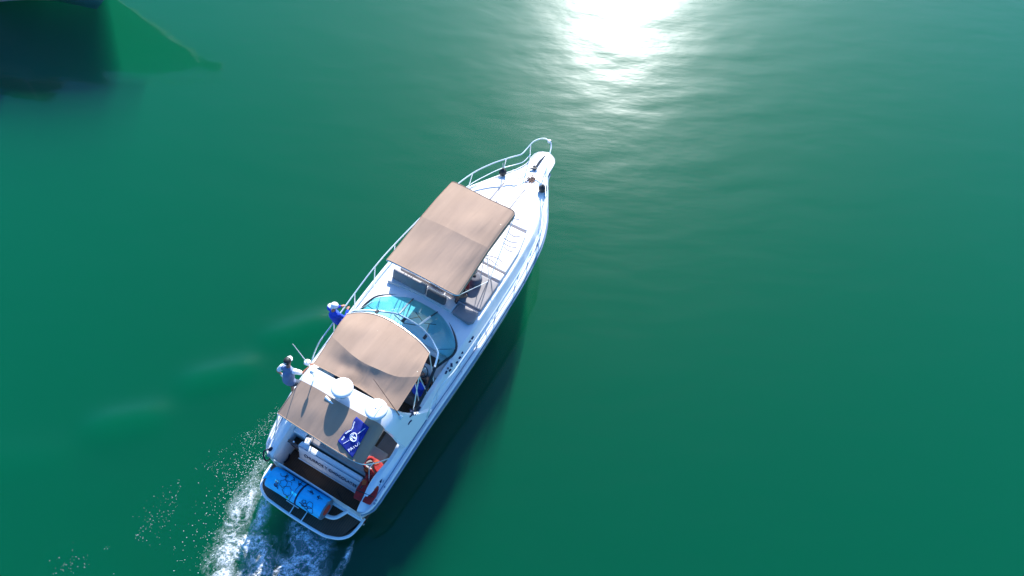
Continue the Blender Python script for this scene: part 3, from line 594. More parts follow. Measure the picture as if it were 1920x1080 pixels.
# guard rails: port and starboard top rail, mid rail, stanchions
def rails():
    PT = [(1033, 268, 3.0), (1030, 264.5, 3.0), (1022, 260, 3.0), (1012, 260.5, 3.0), (1000, 266, 3.0), (988, 279, 2.95), (978, 289, 2.95), (965, 293, 2.9), (950, 297.5, 2.9), (920, 308, 2.85), (886, 325, 2.8), (850, 352, 2.8), (797, 400, 2.75), (740, 458, 2.7), (703, 500, 2.7), (665, 550, 2.6), (626, 604, 2.55), (600, 640, 2.5), (590, 660, 2.1), (584, 678, 1.75)]
    SP = [(1033, 268, 3.0), (1034, 278, 2.8), (1027, 290, 2.45), (1024, 322, 2.8), (1029, 345, 2.8), (1029, 380, 2.75)]
    top = MB(); P = curve3([bl(*p) for p in PT], 5); top.tube(P, .021, 8)
    # starboard side mirrors the port rail
    S = [Vector((x, ys(x)+.12-(.05 if x > 4 else 0), ez(x)+.78)) for x in np.linspace(12.2, 3.6, 26)]
    S = [bl(1033, 268, 3.0), Vector((13.1, -.15, 2.95)), Vector((12.75, -.27, 2.93))]+S+[Vector((3.2, ys(3.2)+.12, 2.2)), Vector((3.0, ys(3)+.12, 1.75))]
    top.tube(curve3(S, 3), .021, 8); rl = thing('guard_rail', None, None); rl.parent = Y
    for k in ('label', 'category'):
        if k in rl: del rl[k]
    top.build('top_rail', M['steel'], rl, smooth=True)
    mid = MB(); PM = [(995, 289, 2.6), (982, 303, 2.55), (965, 309, 2.5), (940, 316, 2.5), (910, 330, 2.45), (880, 347, 2.4), (845, 375, 2.35), (797, 425, 2.3), (740, 486, 2.3), (705, 526, 2.25), (667, 572, 2.2), (640, 606, 2.15), (600, 658, 2.1), (584, 678, 1.75)]
    mid.tube(curve3([bl(*p) for p in PM], 4), .016, 6)
    mid.tube([Vector((x, ys(x)+.1, ez(x)+.42)) for x in np.linspace(12.4, 3.4, 26)], .014, 6); mid.build('mid_rail', M['steel'], rl, smooth=True)
    for t, b in [((949, 298, 2.9), (942, 326, 2.12)), ((886, 325, 2.8), (877, 355, 2.05)), ((740, 458, 2.7), (739, 498, 1.85)), ((703, 500, 2.7), (701, 543, 1.8)), ((665, 550, 2.6), (665, 582, 1.8)), ((626, 604, 2.55), (627, 640, 1.75)), ((797, 400, 2.75), (795, 440, 1.9)), ((995, 272, 2.98), (993, 297, 2.12))]:
        MB().tube([bl(*t), bl(*b)], .018, 8).build('stanchion', M['steel'], rl, smooth=True)
    for x in (12.3, 11.3, 10.1, 9.2, 8.2, 6.9, 5.8, 4.7, 3.6):
        q = Vector((x, ys(x)+.12-(.05 if x > 4 else 0), ez(x)+.78)); MB().tube([q, Vector((x-.10, ys(x)+.16, ez(x)+.01))], .017, 8).build('stanchion', M['steel'], rl, smooth=True)
    MB().box(bl(1030, 265, 3.03), (.12, .10, .09)).build('navigation_light', M['white'], rl, bevel=.02)
rails()
# swim platform
pl = [bl(x, y, .5) for x, y in [(510, 870), (499, 885), (491, 903), (490, 915), (497, 930), (508, 940), (548, 968), (600, 1000), (620, 1007), (638, 1009), (655, 1004), (668, 992), (684, 972)]]
pl2 = curve3(pl, 4)
MB().prism([(p.x, p.y) for p in pl2]+[(.06, -1.5), (.06, 1.7)], .36, .49).build('swim_platform', M['teak'], Y, bevel=.01)
MB().tube([p+Vector((0, 0, -.03)) for p in pl2], .042, 10).build('platform_rim', M['white'], Y, smooth=True)
ld = MB(); ld.tube([bl(542, 964, .52), bl(552, 948, .52)], .016, 8); ld.tube([bl(564, 978, .52), bl(576, 960, .52)], .016, 8); ld.tube([bl(537, 938, .6), bl(560, 953, .6)], .014, 8); ld.build('boarding_ladder', M['steel'], Y, smooth=True)
for px, py in ((572, 890), (640, 935)):
    MB().tube([bl(px-8, py-14, .505), bl(px+8, py+14, .505)], .004, 4).build('platform_seam', M['dark'], Y)
br = MB(); br.tube(curve3([bl(600, 962, .60), bl(612, 967, .60), bl(622, 970.5, .60), bl(631, 970, .60), bl(641, 965, .60), bl(654, 957, .62)], 5), .055, 10); br.build('roll_cradle', M['white'], Y, smooth=True)

# ------------------------------------------------------------------ things aboard
def fender(px, py, lab, grp):
    p = bl(px, py, 2.36); t = boat_thing('fender', lab, 'fender', (p.x, p.y, p.z-.16), 0, grp)
    MB().ball((0, 0, .14), .135, (1, 1, 1.1), 20).build('ball', M['blackr'], t, smooth='all')
    MB().tube([(0, 0, .28), (.0, 0, .36)], .03, 8).build('eye', M['screen'], t, smooth=True)
    MB().tube([(0, 0, .34), (.06, .05, .5)], .008, 6).build('lanyard', M['glove'], t)
fender(943, 322, 'black ball fender hanging by the port bow rail', 'black fenders at the bow')
fender(1017, 353, 'black ball fender hanging inside the starboard bow rail', 'black fenders at the bow')
p = bl(1024, 353, 2.25); t = boat_thing('fender', 'smaller black ball fender outboard of the starboard bow rail', 'fender', (p.x, p.y, p.z-.12), 0, 'black fenders at the bow')
MB().ball((0, 0, .12), .10, (1, 1, 1.15), 18).build('ball', M['blackr'], t, smooth='all'); MB().tube([(0, 0, .2), (0, .05, .4)], .008, 6).build('lanyard', M['glove'], t)
# rolled foam mat
ra, rb_ = bl(511, 893, .86), bl(612, 956, .86); ax = (rb_-ra); RL = ax.length; ax.normalize()
t = thing('foam_mat', 'bright blue rolled foam mat with line drawings and a red core on the swim platform', 'foam mat', on_boat(((ra+rb_)/2).to_tuple()[:2]+(.56,)), BOAT_R+math.atan2(ax.y, ax.x))
RR = .30
def rollmb():
    rows = []
    for i in range(25):
        x = -RL/2+RL*i/24; row = []
        for k in range(48):
            a = 2*math.pi*k/48; r_ = RR*(1+.012*math.sin(3*a+x*2)+.008*math.sin(x*9+a)); sag = -.015*math.sin(math.pi*i/24)
            row.append((x, r_*math.cos(a), RR+.0+r_*math.sin(a)+sag))
        rows.append(row)
    mb = MB(); mb.grid(rows, close=True); return mb
rollmb().build('mat_roll', M['roll'], t, smooth='all')
sp = MB(); n = 150
for sgn, rad0, rad1, turns, mm_, nm in ((1, .30, .15, 4, 'grey', 'mat_edge'),):
    for e in (-1, 1):
        pts = []; m_ = MB()
        for i in range(n):
            q = i/(n-1); a = q*turns*2*math.pi; r_ = rad0-.012-(rad0-rad1-.02)*q
            pts.append((e*(RL/2+.004), r_*math.cos(a), RR+r_*math.sin(a)))
        m_.tube(pts, .013, 6); m_.lathe([(.15, -.03), (.297, -.03), (.297, .0), (.15, .0)], (e*(RL/2-.001), 0, RR), 40, Matrix.Rotation(math.pi/2, 3, 'Y'))
        m_.build('mat_edge', M['grey'], t, smooth=True)
m_ = MB(); m_.lathe([(.001, 0), (.155, 0), (.155, .012), (.001, .012)], (RL/2+.006, 0, RR), 32, Matrix.Rotation(math.pi/2, 3, 'Y') @ Matrix.Diagonal((1, 1, 1))); m_.build('mat_core', M['core'], t, smooth=True)
for x0, w_ in ((.10, .025),):
    m_ = MB(); m_.lathe([(RR+.004, -w_), (RR+.012, -w_), (RR+.012, w_), (RR+.004, w_)], (x0, 0, RR-.015), 48, Matrix.Rotation(math.pi/2, 3, 'Y')); m_.build('strap', M['strap'], t, smooth=True)
m_ = MB(); m_.tube([(-.10+.14*math.sin(a*1.0)*.6, (RR+.012)*math.cos(a), RR+(RR+.012)*math.sin(a)) for a in np.linspace(R(15), R(170), 24)], .007, 6); m_.build('cord', M['strap'], t, smooth=True)
m_ = MB(); m_.ball((-.16, -(RR+.01)*.9, RR+.14), .035, (1, .6, 1)); m_.build('buckle', M['lime'], t, smooth=True)
def on_roll(x, a, lift=.006): return ((x), -(RR+lift)*math.sin(a), RR+(RR+lift)*math.cos(a))
dr = MB(); rg = random.Random(12)
def blob(x0, a0, r, lobes, amp):
    pts = []
    for i in range(40):
        q = 2*math.pi*i/40; rr = r*(1+amp*math.sin(lobes*q)); pts.append(on_roll(x0+rr*math.cos(q), a0+rr*math.sin(q)/RR))
    dr.tube(pts, .0065, 5, True)
for args in ((-.42, .15, .10, 6, .10), (-.22, .55, .13, 7, .10), (.55, .55, .09, 5, .06), (.42, .75, .055, 6, .12), (.60, 1.0, .10, 5, .08), (.48, .95, .05, 6, .1), (.36, .55, .05, 4, .2)): blob(*args)
for (x0, a0) in ((-.62, .35), (-.60, .7), (.33, .85), (-.05, -.65), (.35, -.5), (.62, -.45), (-.5, -.6), (-.3, -.7)):
    for s_ in range(3):
        pts = [on_roll(x0+rg.gauss(0, .035)+.02*k*math.cos(s_), a0+rg.gauss(0, .08)+.05*k*math.sin(s_*2)) for k in range(5)]
        dr.tube(curve3(pts, 4), .006, 5)
dr.tube(curve3([on_roll(-.68, -.5), on_roll(-.6, -.3), on_roll(-.5, -.45), on_roll(-.42, -.2), on_roll(-.25, -.3), on_roll(-.2, -.05)], 5), .006, 5)
dr.build('drawing', M['ink'], t)
fl = MB(); fl.add([(-RL/2-.02, .05, 2*RR+.01), (-RL/2+.32, .22, 2*RR-.06), (-RL/2+.05, -.10, 2*RR-.01), (-RL/2-.10, -.22, RR+.22), (-RL/2-.10, .12, RR+.25)], [(0, 1, 2), (0, 2, 3), (0, 3, 4)])
fl.build('loose_flap', M['roll'], t, solid=.01)
# towel with anchor
tw = boat_thing('towel', 'navy blue towel with a white anchor in a ring spread on the beige cockpit canopy', 'towel', (0, 0, 0))
cor = [bl(670, 784, 3.29), bl(633, 829, 3.16), bl(661, 860, 3.12), bl(689, 822, 3.20)]   # far-left, near-left, near-right, far-right
cor[0], cor[1], cor[2], cor[3] = bl(670, 785, 3.33), bl(634, 829, 3.16), bl(661, 859, 3.12), bl(694, 806, 3.24)
NN = 26
from mathutils.bvhtree import BVHTree
_bv = BVHTree.FromPolygons([v.co for v in can3.data.vertices], [tuple(p.vertices) for p in can3.data.polygons])
_rv = BVHTree.FromPolygons([v.co for v in ar.data.vertices], [tuple(p.vertices) for p in ar.data.polygons])
def ontop(q):
    z = None
    for b_ in (_bv, _rv):
        h = b_.ray_cast(Vector((q.x, q.y, 6)), Vector((0, 0, -1)))[0]
        if h is not None: z = h.z if z is None else max(z, h.z)
    if z is None:
        h = _bv.find_nearest(q)[0]; z = h.z-1.2*math.hypot(q.x-h.x, q.y-h.y)
    return z
def twp(u, v, lift=0):
    p = cor[0].lerp(cor[1], u).lerp(cor[3].lerp(cor[2], u), v)
    pinch = .20*math.exp(-((u-.42)/.16)**2)*(1-v)**2                    # the towel's waist
    q = p+(cor[3]-cor[0])*pinch
    q.z = ontop(q)+.022+.010*math.sin(u*13+v*4)*math.sin(v*5+1)+.010*math.sin(u*5-v*11)+lift
    q.x -= .10*math.exp(-((u-.45)/.15)**2)*v**2
    return q
G = [[twp(i/NN, j/NN) for j in range(NN+1)] for i in range(NN+1)]
def rc(i, j):                                                          # drop the very corners for rounded tips
    u, v = i/NN, j/NN; return min((u-a)**2+(v-b)**2 for a in (0, 1) for b in (0, 1)) > .0012
MB().grid(G).build('cloth', M['towel'], tw, smooth='all', solid=.012)
pr = MB()
def pl_(uv, w_): pr.tube([twp(u, v, .010) for u, v in uv], w_, 5)
pl_([(.53+.21*.62*math.cos(a), .52+.21*math.sin(a)) for a in np.linspace(0, 6.29, 33)], .013)
cc = (.53, .52)
def AN(x, y): return (cc[0]+(x*.80-y*.60)*.62*.21, cc[1]+(x*.60+y*.80)*.21)
rot = R(-60)
def A2(x, y):
    X, Z = x*math.cos(rot)-y*math.sin(rot), x*math.sin(rot)+y*math.cos(rot); return (cc[0]-Z*.62*.21, cc[1]+X*.21)
pl_([A2(0, -.72), A2(0, .42)], .012); pl_([A2(-.3, .3), A2(.3, .3)], .010)
pl_([A2(.15*math.cos(a), .56+.15*math.sin(a)) for a in np.linspace(0, 6.29, 15)], .008)
pl_([A2(.62*math.cos(a), -.1+.62*math.sin(a)) for a in np.linspace(R(190), R(350), 14)], .014)
pl_([A2(-.72, -.35), A2(-.60, -.1), A2(-.42, -.32)], .008); pl_([A2(.72, -.35), A2(.60, -.1), A2(.42, -.32)], .008)
pl_([(.30, .38), (.14, .34), (.02, .50)], .008) if False else pl_([(.36, .62), (.10, .82)], .007); pl_([(.70, .44), (.93, .30)], .007)
# blurred script along the far-left edge
for seg in ((.18, .44, .10), (.46, .66, .10), (.74, .88, .14)):
    u = np.linspace(seg[0], seg[1], 26); pl_([(a, seg[2]+.035*math.sin(a*150)) for a in u], .008)
pr.build('print', M['print'], tw)
def on_towel_text(body, u, v, size):
    p = twp(u, v, .013); e1 = (twp(u-.05, v+.03)-twp(u+.05, v-.03)).normalized(); e3 = Vector((0, 0, 1)); e2 = e3.cross(e1).normalized(); e3 = e1.cross(e2)
    m_ = Matrix(((e1.x, e2.x, e3.x, p.x), (e1.y, e2.y, e3.y, p.y), (e1.z, e2.z, e3.z, p.z), (0, 0, 0, 1)))
    text_mesh('lettering', body, size, M['print'], tw, m_, ext=.004)
on_towel_text('PATOS', .74, .82, .115)
# life vests
def vest(px, py, z, rz, lab, flat=1.0):
    p = bl(px, py, z); t = boat_thing('life_vest', lab, 'life vest', p, rz, 'red life vests on the starboard quarter')
    for s_ in (-1, 1):
        b = MB(); b.prism([(-.32, .012*s_), (-.31, .25*s_), (-.05, .29*s_), (.14, .27*s_), (.30, .20*s_), (.30, .10*s_), (.16, .07*s_), (.06, .012*s_)][::s_], 0, .10); b.build('foam_panel', M['vest'], t, bevel=.035, seg=3)
    b = MB(); b.tube(curve3([(.24, -.16, .05), (.36, -.12, .07), (.40, 0, .08), (.36, .12, .07), (.24, .16, .05)], 4), .055, 10); b.build('collar', M['vest'], t, smooth=True)
    for s_ in (-1, 1): m_ = MB(); m_.box((.15, .16*s_, .10), (.13, .11, .03), rz=.3*s_); m_.build('reflective_patch', M['orange'], t, bevel=.01)
    m_ = MB(); m_.tube([(-.25, .02, .095), (.08, .02, .10)], .010, 6); m_.tube([(-.1, -.27, .10), (-.1, .27, .10)], .014, 6); m_.build('belt', M['dark'], t)
    m_ = MB(); m_.box((.02, .17, .10), (.06, .05, .03)); m_.build('clip', M['screen'], t, bevel=.008)
vest(689, 921, 1.45, .15, 'red life vest with orange patches lying on the starboard quarter corner')
vest(703, 884, 1.32, 1.2, 'darker red life vest behind, tucked under the canopy frame')
# mooring line, coils, small things
t = boat_thing('mooring_line', 'black mooring line looped over the port quarter of the yacht', 'rope', (0, 0, 0))
MB().tube(curve3([bl(508, 841, 1.5), bl(503, 843, 1.52), bl(496, 845, 1.5), bl(494, 852, 1.42), bl(496, 861, 1.1), bl(501, 864, .9), bl(508, 858, .8), bl(515, 850, .9), bl(522, 846, 1.2)], 6), .022, 8).build('line', M['rope'], t, smooth=True)
MB().ball(bl(507, 842, 1.5), .05, (1.4, 1, .7)).build('knot', M['rope'], t, smooth=True)
t = boat_thing('rope_coil', 'black coiled rope on the dark teak floor by the port quarter', 'rope', bl(531, 855, .52))
m_ = MB()
m_.tube([((.17+.03*math.sin(5*a))*math.cos(a), (.20+.02*math.cos(3*a))*math.sin(a), .02+.012*(a/6.28)) for a in np.linspace(0, 6.28*3.4, 90)], .016, 6); m_.build('line', M['rope'], t, smooth=True)
t = boat_thing('cup', 'small white box on the dark seat under the edge of the cockpit canopy', 'box', bl(578, 829, 1.40))
MB().box((0, 0, .06), (.17, .14, .12), rz=.3).build('box_body', M['print'], t, bevel=.015); MB().box((.0, .0, .125), (.09, .03, .012), rz=.3).build('lid_handle', M['rub'], t, bevel=.004)
t.name = 'white_box'
t = boat_thing('bag', 'round dark grey bag on the sun pads beside the bimini leg', 'bag', (7.30, -.62, dz(7.5)+.08))
MB().lathe([(.001, 0), (.20, 0), (.23, .1), (.21, .24), (.12, .27), (.001, .25)], (0, 0, 0), 24).build('bag_body', M['bagm'], t, smooth='all')
MB().ball((.02, .02, .27), .05, (1, 1, .6)).build('clasp', M['dark'], t, smooth=True); MB().tube([(.2, 0, .2), (.12, .1, .36), (-.12, .1, .36), (-.2, 0, .2)], .012, 6).build('strap', M['dark'], t)

# ------------------------------------------------------------------ people
def person(label, feet, rz, J, top, bottom, hat, skin='skin', shoes='shoe', capm='cap', legs=.78, grp='crew and guests on the yacht', look=(0, 0), longsleeve=False, hands=None, voxel=.011):
    """J: joints in the person's own frame (x forward, y left, z up from the feet)."""
    t = boat_thing('person', label, 'person', feet, rz, grp)
    V = {k: Vector(v) for k, v in J.items()}
    b = MB(); pel, ch_, nk, hd_ = V['pelvis'], V['chest'], V['neck'], V['head']
    b.cap(pel, ch_, .125, .135); b.cap(pel+Vector((0, .06, 0)), pel-Vector((0, .06, 0)), .12, .12); b.cap(V['shl'], V['shr'], .065, .065); b.cap(ch_, nk-Vector((0, 0, .04)), .125, .075); b.cap(nk-Vector((0, 0, .05)), hd_-Vector((0, 0, .06)), .055, .055)
    fd = Vector((math.cos(look[0])*math.cos(look[1]), math.sin(look[0])*math.cos(look[1]), math.sin(look[1]))); sd = Vector((0, 0, 1)).cross(fd).normalized(); ud = fd.cross(sd)
    HM = Matrix((fd, sd, ud)).transposed()
    b.ball(hd_, .10, (.98, .80, 1.12), 20, HM); b.ball(hd_+HM@Vector((.02, 0, -.055)), .07, (.95, .85, .9), 16, HM)
    b.cap(hd_+HM@Vector((.09, 0, .01)), hd_+HM@Vector((.115, 0, -.025)), .010, .016, 8); b.cap(hd_+HM@Vector((.085, -.022, -.055)), hd_+HM@Vector((.085, .022, -.055)), .009, .009, 8)
    for s_ in (-1, 1): b.ball(hd_+HM@Vector((-.005, .083*s_, -.01)), .026, (.7, .45, 1.2), 10, HM)
    for S in 'lr':
        sh, el, wr, hip, kn, ak = V['sh'+S], V['el'+S], V['wr'+S], V['hip'+S], V['kn'+S], V['ak'+S]
        b.cap(sh, el, .052, .040); b.cap(el, wr, .040, .026); b.cap(hip, kn, .085, .055); b.cap(kn, kn.lerp(ak, .35), .054, .056); b.cap(kn.lerp(ak, .35), ak, .054, .035)
        ft = V.get('ft'+S, ak+Vector((.16, 0, -.06))); b.cap(ak+Vector((-.03, 0, -.045)), ft, .034, .030); b.cap(ak, ak-Vector((.01, 0, .05)), .036, .036)
        # hand: palm, four unequal bent fingers and a thumb
        d = (wr-el).normalized(); sdn = d.cross(Vector((0, 0, 1)));
        if sdn.length < .1: sdn = Vector((0, 1, 0))
        sdn.normalize(); nn = sdn.cross(d)
        pm = wr+d*.075; b.cap(wr, wr+d*.03, .026, .026, 8)
        for q in (-.026, -.009, .009, .026): b.cap(wr+d*.02+sdn*q*.7, pm+sdn*q, .013, .012, 8)
        for q, ln in ((-.030, .055), (-.010, .072), (.010, .076), (.030, .068)):
            k1 = pm+sdn*q+d*ln*.55-nn*ln*.20; k2 = k1+d*ln*.28-nn*ln*.45; b.cap(pm+sdn*q, k1, .0098, .009, 8); b.cap(k1, k2, .009, .0075, 8)
        tq = 1 if S == 'l' else -1
        th0 = wr+d*.025+sdn*.026*tq; th1 = th0+d*.028+sdn*.030*tq-nn*.012; b.cap(th0, th1, .013, .011, 8); b.cap(th1, th1+d*.026+sdn*.004*tq-nn*.008, .011, .009, 8)
    b.build('body', M[skin], t, voxel=voxel)
    for s_ in (-1, 1):
        m_ = MB(); m_.ball(hd_+HM@Vector((.083, .034*s_, .012)), .013, (.7, 1, .7), 10, HM); e_ = m_.build('eye', M['eye'], t, smooth='all')
        m_ = MB(); m_.ball(hd_+HM@Vector((.092, .034*s_, .012)), .006, (.5, 1, 1), 8, HM); m_.build('pupil', M['eyed'], e_, smooth='all')
    # clothing
    s = MB(); s.cap(pel+Vector((0, 0, .03)), ch_, .150, .160, 16); s.cap(ch_, nk-Vector((0, 0, .09)), .155, .095, 16); s.cap(V['shl'], V['shr'], .085, .085, 14); s.cap(pel+Vector((0, .06, .02)), pel+Vector((0, -.06, .02)), .135, .135, 14)
    sl = MB()
    for S in 'lr':
        e = .97 if longsleeve else .62; sh, el, wr = V['sh'+S], V['el'+S], V['wr'+S]
        if longsleeve: s.cap(sh, el, .075, .058, 14); s.cap(el, el.lerp(wr, .9), .058, .042, 14)
        else: s.cap(sh, sh.lerp(el, e), .078, .064, 14)
    s.build('shirt', M[top], t, voxel=voxel)
    q = MB()
    for S in 'lr': q.cap(V['hip'+S], V['hip'+S].lerp(V['kn'+S], legs), .108, .088, 14)
    q.cap(pel+Vector((0, .06, -.02)), pel+Vector((0, -.06, -.02)), .132, .132, 14); q.build('shorts', M[bottom], t, voxel=voxel)
    for S in 'lr':
        ak = V['ak'+S]; ft = V.get('ft'+S, ak+Vector((.16, 0, -.06))); m_ = MB(); m_.cap(ak+Vector((-.035, 0, -.055)), ft-Vector((0, 0, .008)), .042, .038); m_.build('shoe', M[shoes], t, voxel=voxel)
    # hair
    hr = MB(); hr.ball(hd_+HM@Vector((-.022, 0, .022)), .105, (.95, .86, 1.05), 20, HM); hr.build('hair', M['hair'], t, voxel=voxel)
    if hat:
        bk_ = -1 if hat == 'back' else 1
        m_ = MB(); prof = [(.107, -.01), (.106, .03), (.098, .065), (.075, .095), (.035, .11), (.001, .113)]
        m_.lathe(prof, hd_+HM@Vector((-.01, 0, .03)), 28, HM@Matrix.Diagonal((1.04, .92, 1))); hc = m_.build('cap', M[capm], t, smooth='all')
        m_ = MB(); br_ = []
        for rr in (.098, .135, .185): br_.append([hd_+HM@Vector((-.01+bk_*(rr*math.cos(a)), rr*.80*math.sin(a) if rr < .15 else .11*math.sin(a)*1.0, .022-(rr-.098)*.22)) for a in np.linspace(-1.15, 1.15, 15)])
        m_.grid(br_); m_.build('peak', M['cap'], hc, smooth='all', solid=.006)
    return t, V, HM
# crewman in blue on the port side deck, stepping forward with his weight back
J1 = dict(pelvis=(.02, 0, .88), chest=(-.02, 0, 1.20), neck=(0, 0, 1.44), head=(.05, -.02, 1.60), shl=(-.02, .17, 1.37), shr=(.02, -.17, 1.35), ell=(.06, .27, 1.12), wrl=(.30, .16, 1.12), elr=(.16, -.26, 1.12), wrr=(.36, -.10, 1.16),
          hipl=(.02, .09, .84), knl=(.10, .12, .46), akl=(-.02, .12, .09), hipr=(.02, -.09, .84), knr=(.36, -.10, .55), akr=(.52, -.08, .12))
f1 = (3.93, 2.00, 1.80)
person('person in a blue long-sleeved shirt and white cap standing at the port rail', f1, -.30, J1, 'blue', 'shorts', 'back', look=(-.5, -.45), longsleeve=True)
t = boat_thing('phone', 'small black phone held by the person in blue', 'phone', f1, -.30)
MB().box((.45, -.02, 1.15), (.10, .06, .012), ry=-.5, rz=.2).build('phone_body', M['screen'], t, bevel=.004); MB().box((.45, -.02, 1.157), (.085, .05, .002), ry=-.5, rz=.2).build('screen', M['dark'], t)
# crewman with grey shirt, seen from behind beside the arch
J2 = dict(pelvis=(-.08, 0, .90), chest=(.02, .02, 1.18), neck=(.10, .03, 1.40), head=(.19, .06, 1.54), shl=(.06, .20, 1.33), shr=(.08, -.15, 1.33), ell=(-.02, .36, 1.10), wrl=(.0, .30, .88), elr=(.20, -.30, 1.13), wrr=(.42, -.40, 1.22),
          hipl=(-.08, .09, .86), knl=(.06, .12, .46), akl=(-.08, .10, .09), hipr=(-.08, -.09, .86), knr=(.12, -.10, .48), akr=(.10, -.10, .09))
f2 = (1.84, 1.98, 1.66)
t2, V2, H2 = person('person in a grey T-shirt with sun and shade coloured into its sleeves and back, holding on to the radar arch', f2, .10, J2, 'shadegrey', 'shorts2', 'front', look=(.1, .0), skin='skin', capm='hair', legs=1.0)
m_ = MB(); m_.box(V2['head']+Vector((-.09, 0, .075)), (.05, .09, .05), ry=-.5); m_.build('cap_patch', M['cap'], t2, bevel=.015)
for S in 'lr': m_ = MB(); m_.cap(V2['sh'+S], V2['sh'+S].lerp(V2['el'+S], .66), .086, .070, 14); m_.build('sleeve', M['litsleeve'], t2, voxel=.011)  # sunlight on the shoulders, put on as paler sleeves
m_ = MB(); m_.cap(V2['wrl'], V2['wrl']+Vector((.0, -.01, -.09)), .045, .05, 12); m_.build('glove', M['glove'], t2, voxel=.011)
# seated guest under the foredeck sunshade
J3 = dict(pelvis=(0, 0, .12), chest=(-.06, 0, .42), neck=(-.04, 0, .64), head=(.02, 0, .80), shl=(-.04, .17, .57), shr=(-.04, -.17, .57), ell=(.10, .26, .34), wrl=(.28, .16, .38), elr=(.08, -.27, .34), wrr=(.26, -.14, .36),
          hipl=(.02, .10, .11), knl=(.30, .26, .36), akl=(.30, .02, .12), hipr=(.02, -.10, .11), knr=(.30, -.24, .34), akr=(.26, -.02, .12))
person('person in a red shirt with dark hair sitting in the shade under the foredeck sunshade', (6.78, -.45, dz(6.5)+.07), math.pi+.2, J3, 'redshirt', 'shorts', None, look=(0, -.3), shoes='shorts')
# helmsman
J4 = dict(pelvis=(0, 0, .60), chest=(.0, 0, .92), neck=(.02, 0, 1.14), head=(.06, 0, 1.30), shl=(0, .17, 1.07), shr=(0, -.17, 1.07), ell=(.14, .26, .86), wrl=(.36, .14, .88), elr=(.10, -.27, .88), wrr=(.34, -.12, .86),
          hipl=(.02, .10, .58), knl=(.42, .13, .52), akl=(.44, .13, .09), hipr=(.02, -.10, .58), knr=(.42, -.12, .52), akr=(.44, -.12, .09))
person('person at the helm in a dark blue shirt, a bare arm showing past the canopy', (3.62, -.95, 1.06), 0, J4, 'blue', 'shorts', None, look=(0, 0), skin='skin2')

# ------------------------------------------------------------------ the other yacht, mostly beyond the top left of the frame
y2 = thing('motor_yacht', 'large pale grey yacht at the top left corner, seen mostly as its dark reflection', 'motor yacht', (-16.2, 26.75, 0), R(180-7))
def hull2():
    # local x runs aft from the bow
    W = [(0, .05), (.6, .55), (1.6, 1.1), (3, 1.7), (5, 2.3), (7, 2.68), (10, 3.0), (16, 3.05), (19, 2.9)]
    Z = [(0, 3.3), (4, 3.0), (8, 2.7), (14, 2.5), (19, 2.4)]
    rows = []; d_ = []
    for x in np.linspace(0, 19, 40):
        w, z = spl(W, x), spl(Z, x); r_ = 3.6*max(0, 1-x/9)
        half = [(1, 1), (.99, .85), (.93, .5), (.80, .1), (.35, -.15), (0, -.3)]
        k = max(0, 1-x/7)
        pts = [(x+r_*(1-zf), w*fr_*(1-.5*k*(1-max(zf, 0)) if fr_ < 1 else 1), z*zf) for fr_, zf in half]
        rows.append([(a, b, c_) for a, b, c_ in pts]+[(a, -b, c_) for a, b, c_ in pts][::-1][1:])
        d_.append([(x, w*a, z+.03+.12*(1-abs(a))) for a in np.linspace(1, -1, 9)])
    mb = MB(); mb.grid(rows); mb.add(rows[-1], [tuple(range(len(rows[0])))]); mb.build('hull', M['paint'], y2, smooth=True)
    MB().grid(d_).build('deck', M['white'], y2, smooth=True)
    cab = MB()
    cab.prism([(4.5, 0), (5.4, 1.3), (7, 2.0), (17, 2.1), (17, -2.1), (7, -2.0), (5.4, -1.3)], 2.6, 3.9); cb = cab.build('cabin', M['white'], y2, bevel=.2, seg=3)
    MB().prism([(7.4, 0), (8, 1.35), (9, 1.75), (13, 1.8), (13, -1.8), (9, -1.75), (8, -1.35)], 3.92, 4.7).build('upper_deck', M['white'], y2, bevel=.2, seg=3)
    MB().prism([(9.2, 1.7), (14.5, 1.8), (14.5, -1.8), (9.2, -1.7)], 6.2, 6.32).build('hard_top', M['bagm'], y2, bevel=.05)
    st_ = MB()
    for x in (9.6, 14.2):
        for y_ in (-1.6, 1.6): st_.tube([(x, y_, 3.9), (x, y_, 6.2)], .05, 8)
    st_.build('top_support', M['steel'], y2)
    rl = MB(); P = [(x, spl(W, x)-.05, spl(Z, x)+.75) for x in np.linspace(.5, 15, 24)]; Q = [(x, -y_, z) for x, y_, z in P]
    rl.tube(P[::-1]+[(-.5, .25, 4.0), (-.7, 0, 4.0), (-.5, -.25, 4.0)]+Q, .022, 6); rl.tube([(x, y_, z-.35) for x, y_, z in P], .015, 6); rl.tube([(x, y_, z-.35) for x, y_, z in Q], .015, 6); g = rl.build('guard_rail', M['steel'], y2, smooth=True)
    for i in range(0, 24, 3):
        for L_ in (P, Q): MB().tube([L_[i], (L_[i][0], L_[i][1], L_[i][2]-.75)], .015, 6).build('stanchion', M['steel'], y2)
    pu = MB(); pu.prism([(-.9, .0), (-.8, .25), (1.0, .5), (1.0, -.5), (-.8, -.25)], 3.15, 3.3); pu.build('pulpit', M['white'], y2, bevel=.04)
    cl = MB(); cl.grid([[(x, spl(W, x)-.06, spl(Z, x)+.72), (x, spl(W, x)-.06, spl(Z, x)+.05)] for x in np.linspace(4.2, 7.5, 8)]); cl.build('rail_cloth', M['paint'], y2, solid=.02)
    for x in (5.2, 8.8, 11.4):
        for s_ in (-1, 1): MB().box((x+1, 2.03*s_, 3.3), (1.6, .06, .35)).build('side_window', M['screen'], y2, bevel=.02)
hull2()

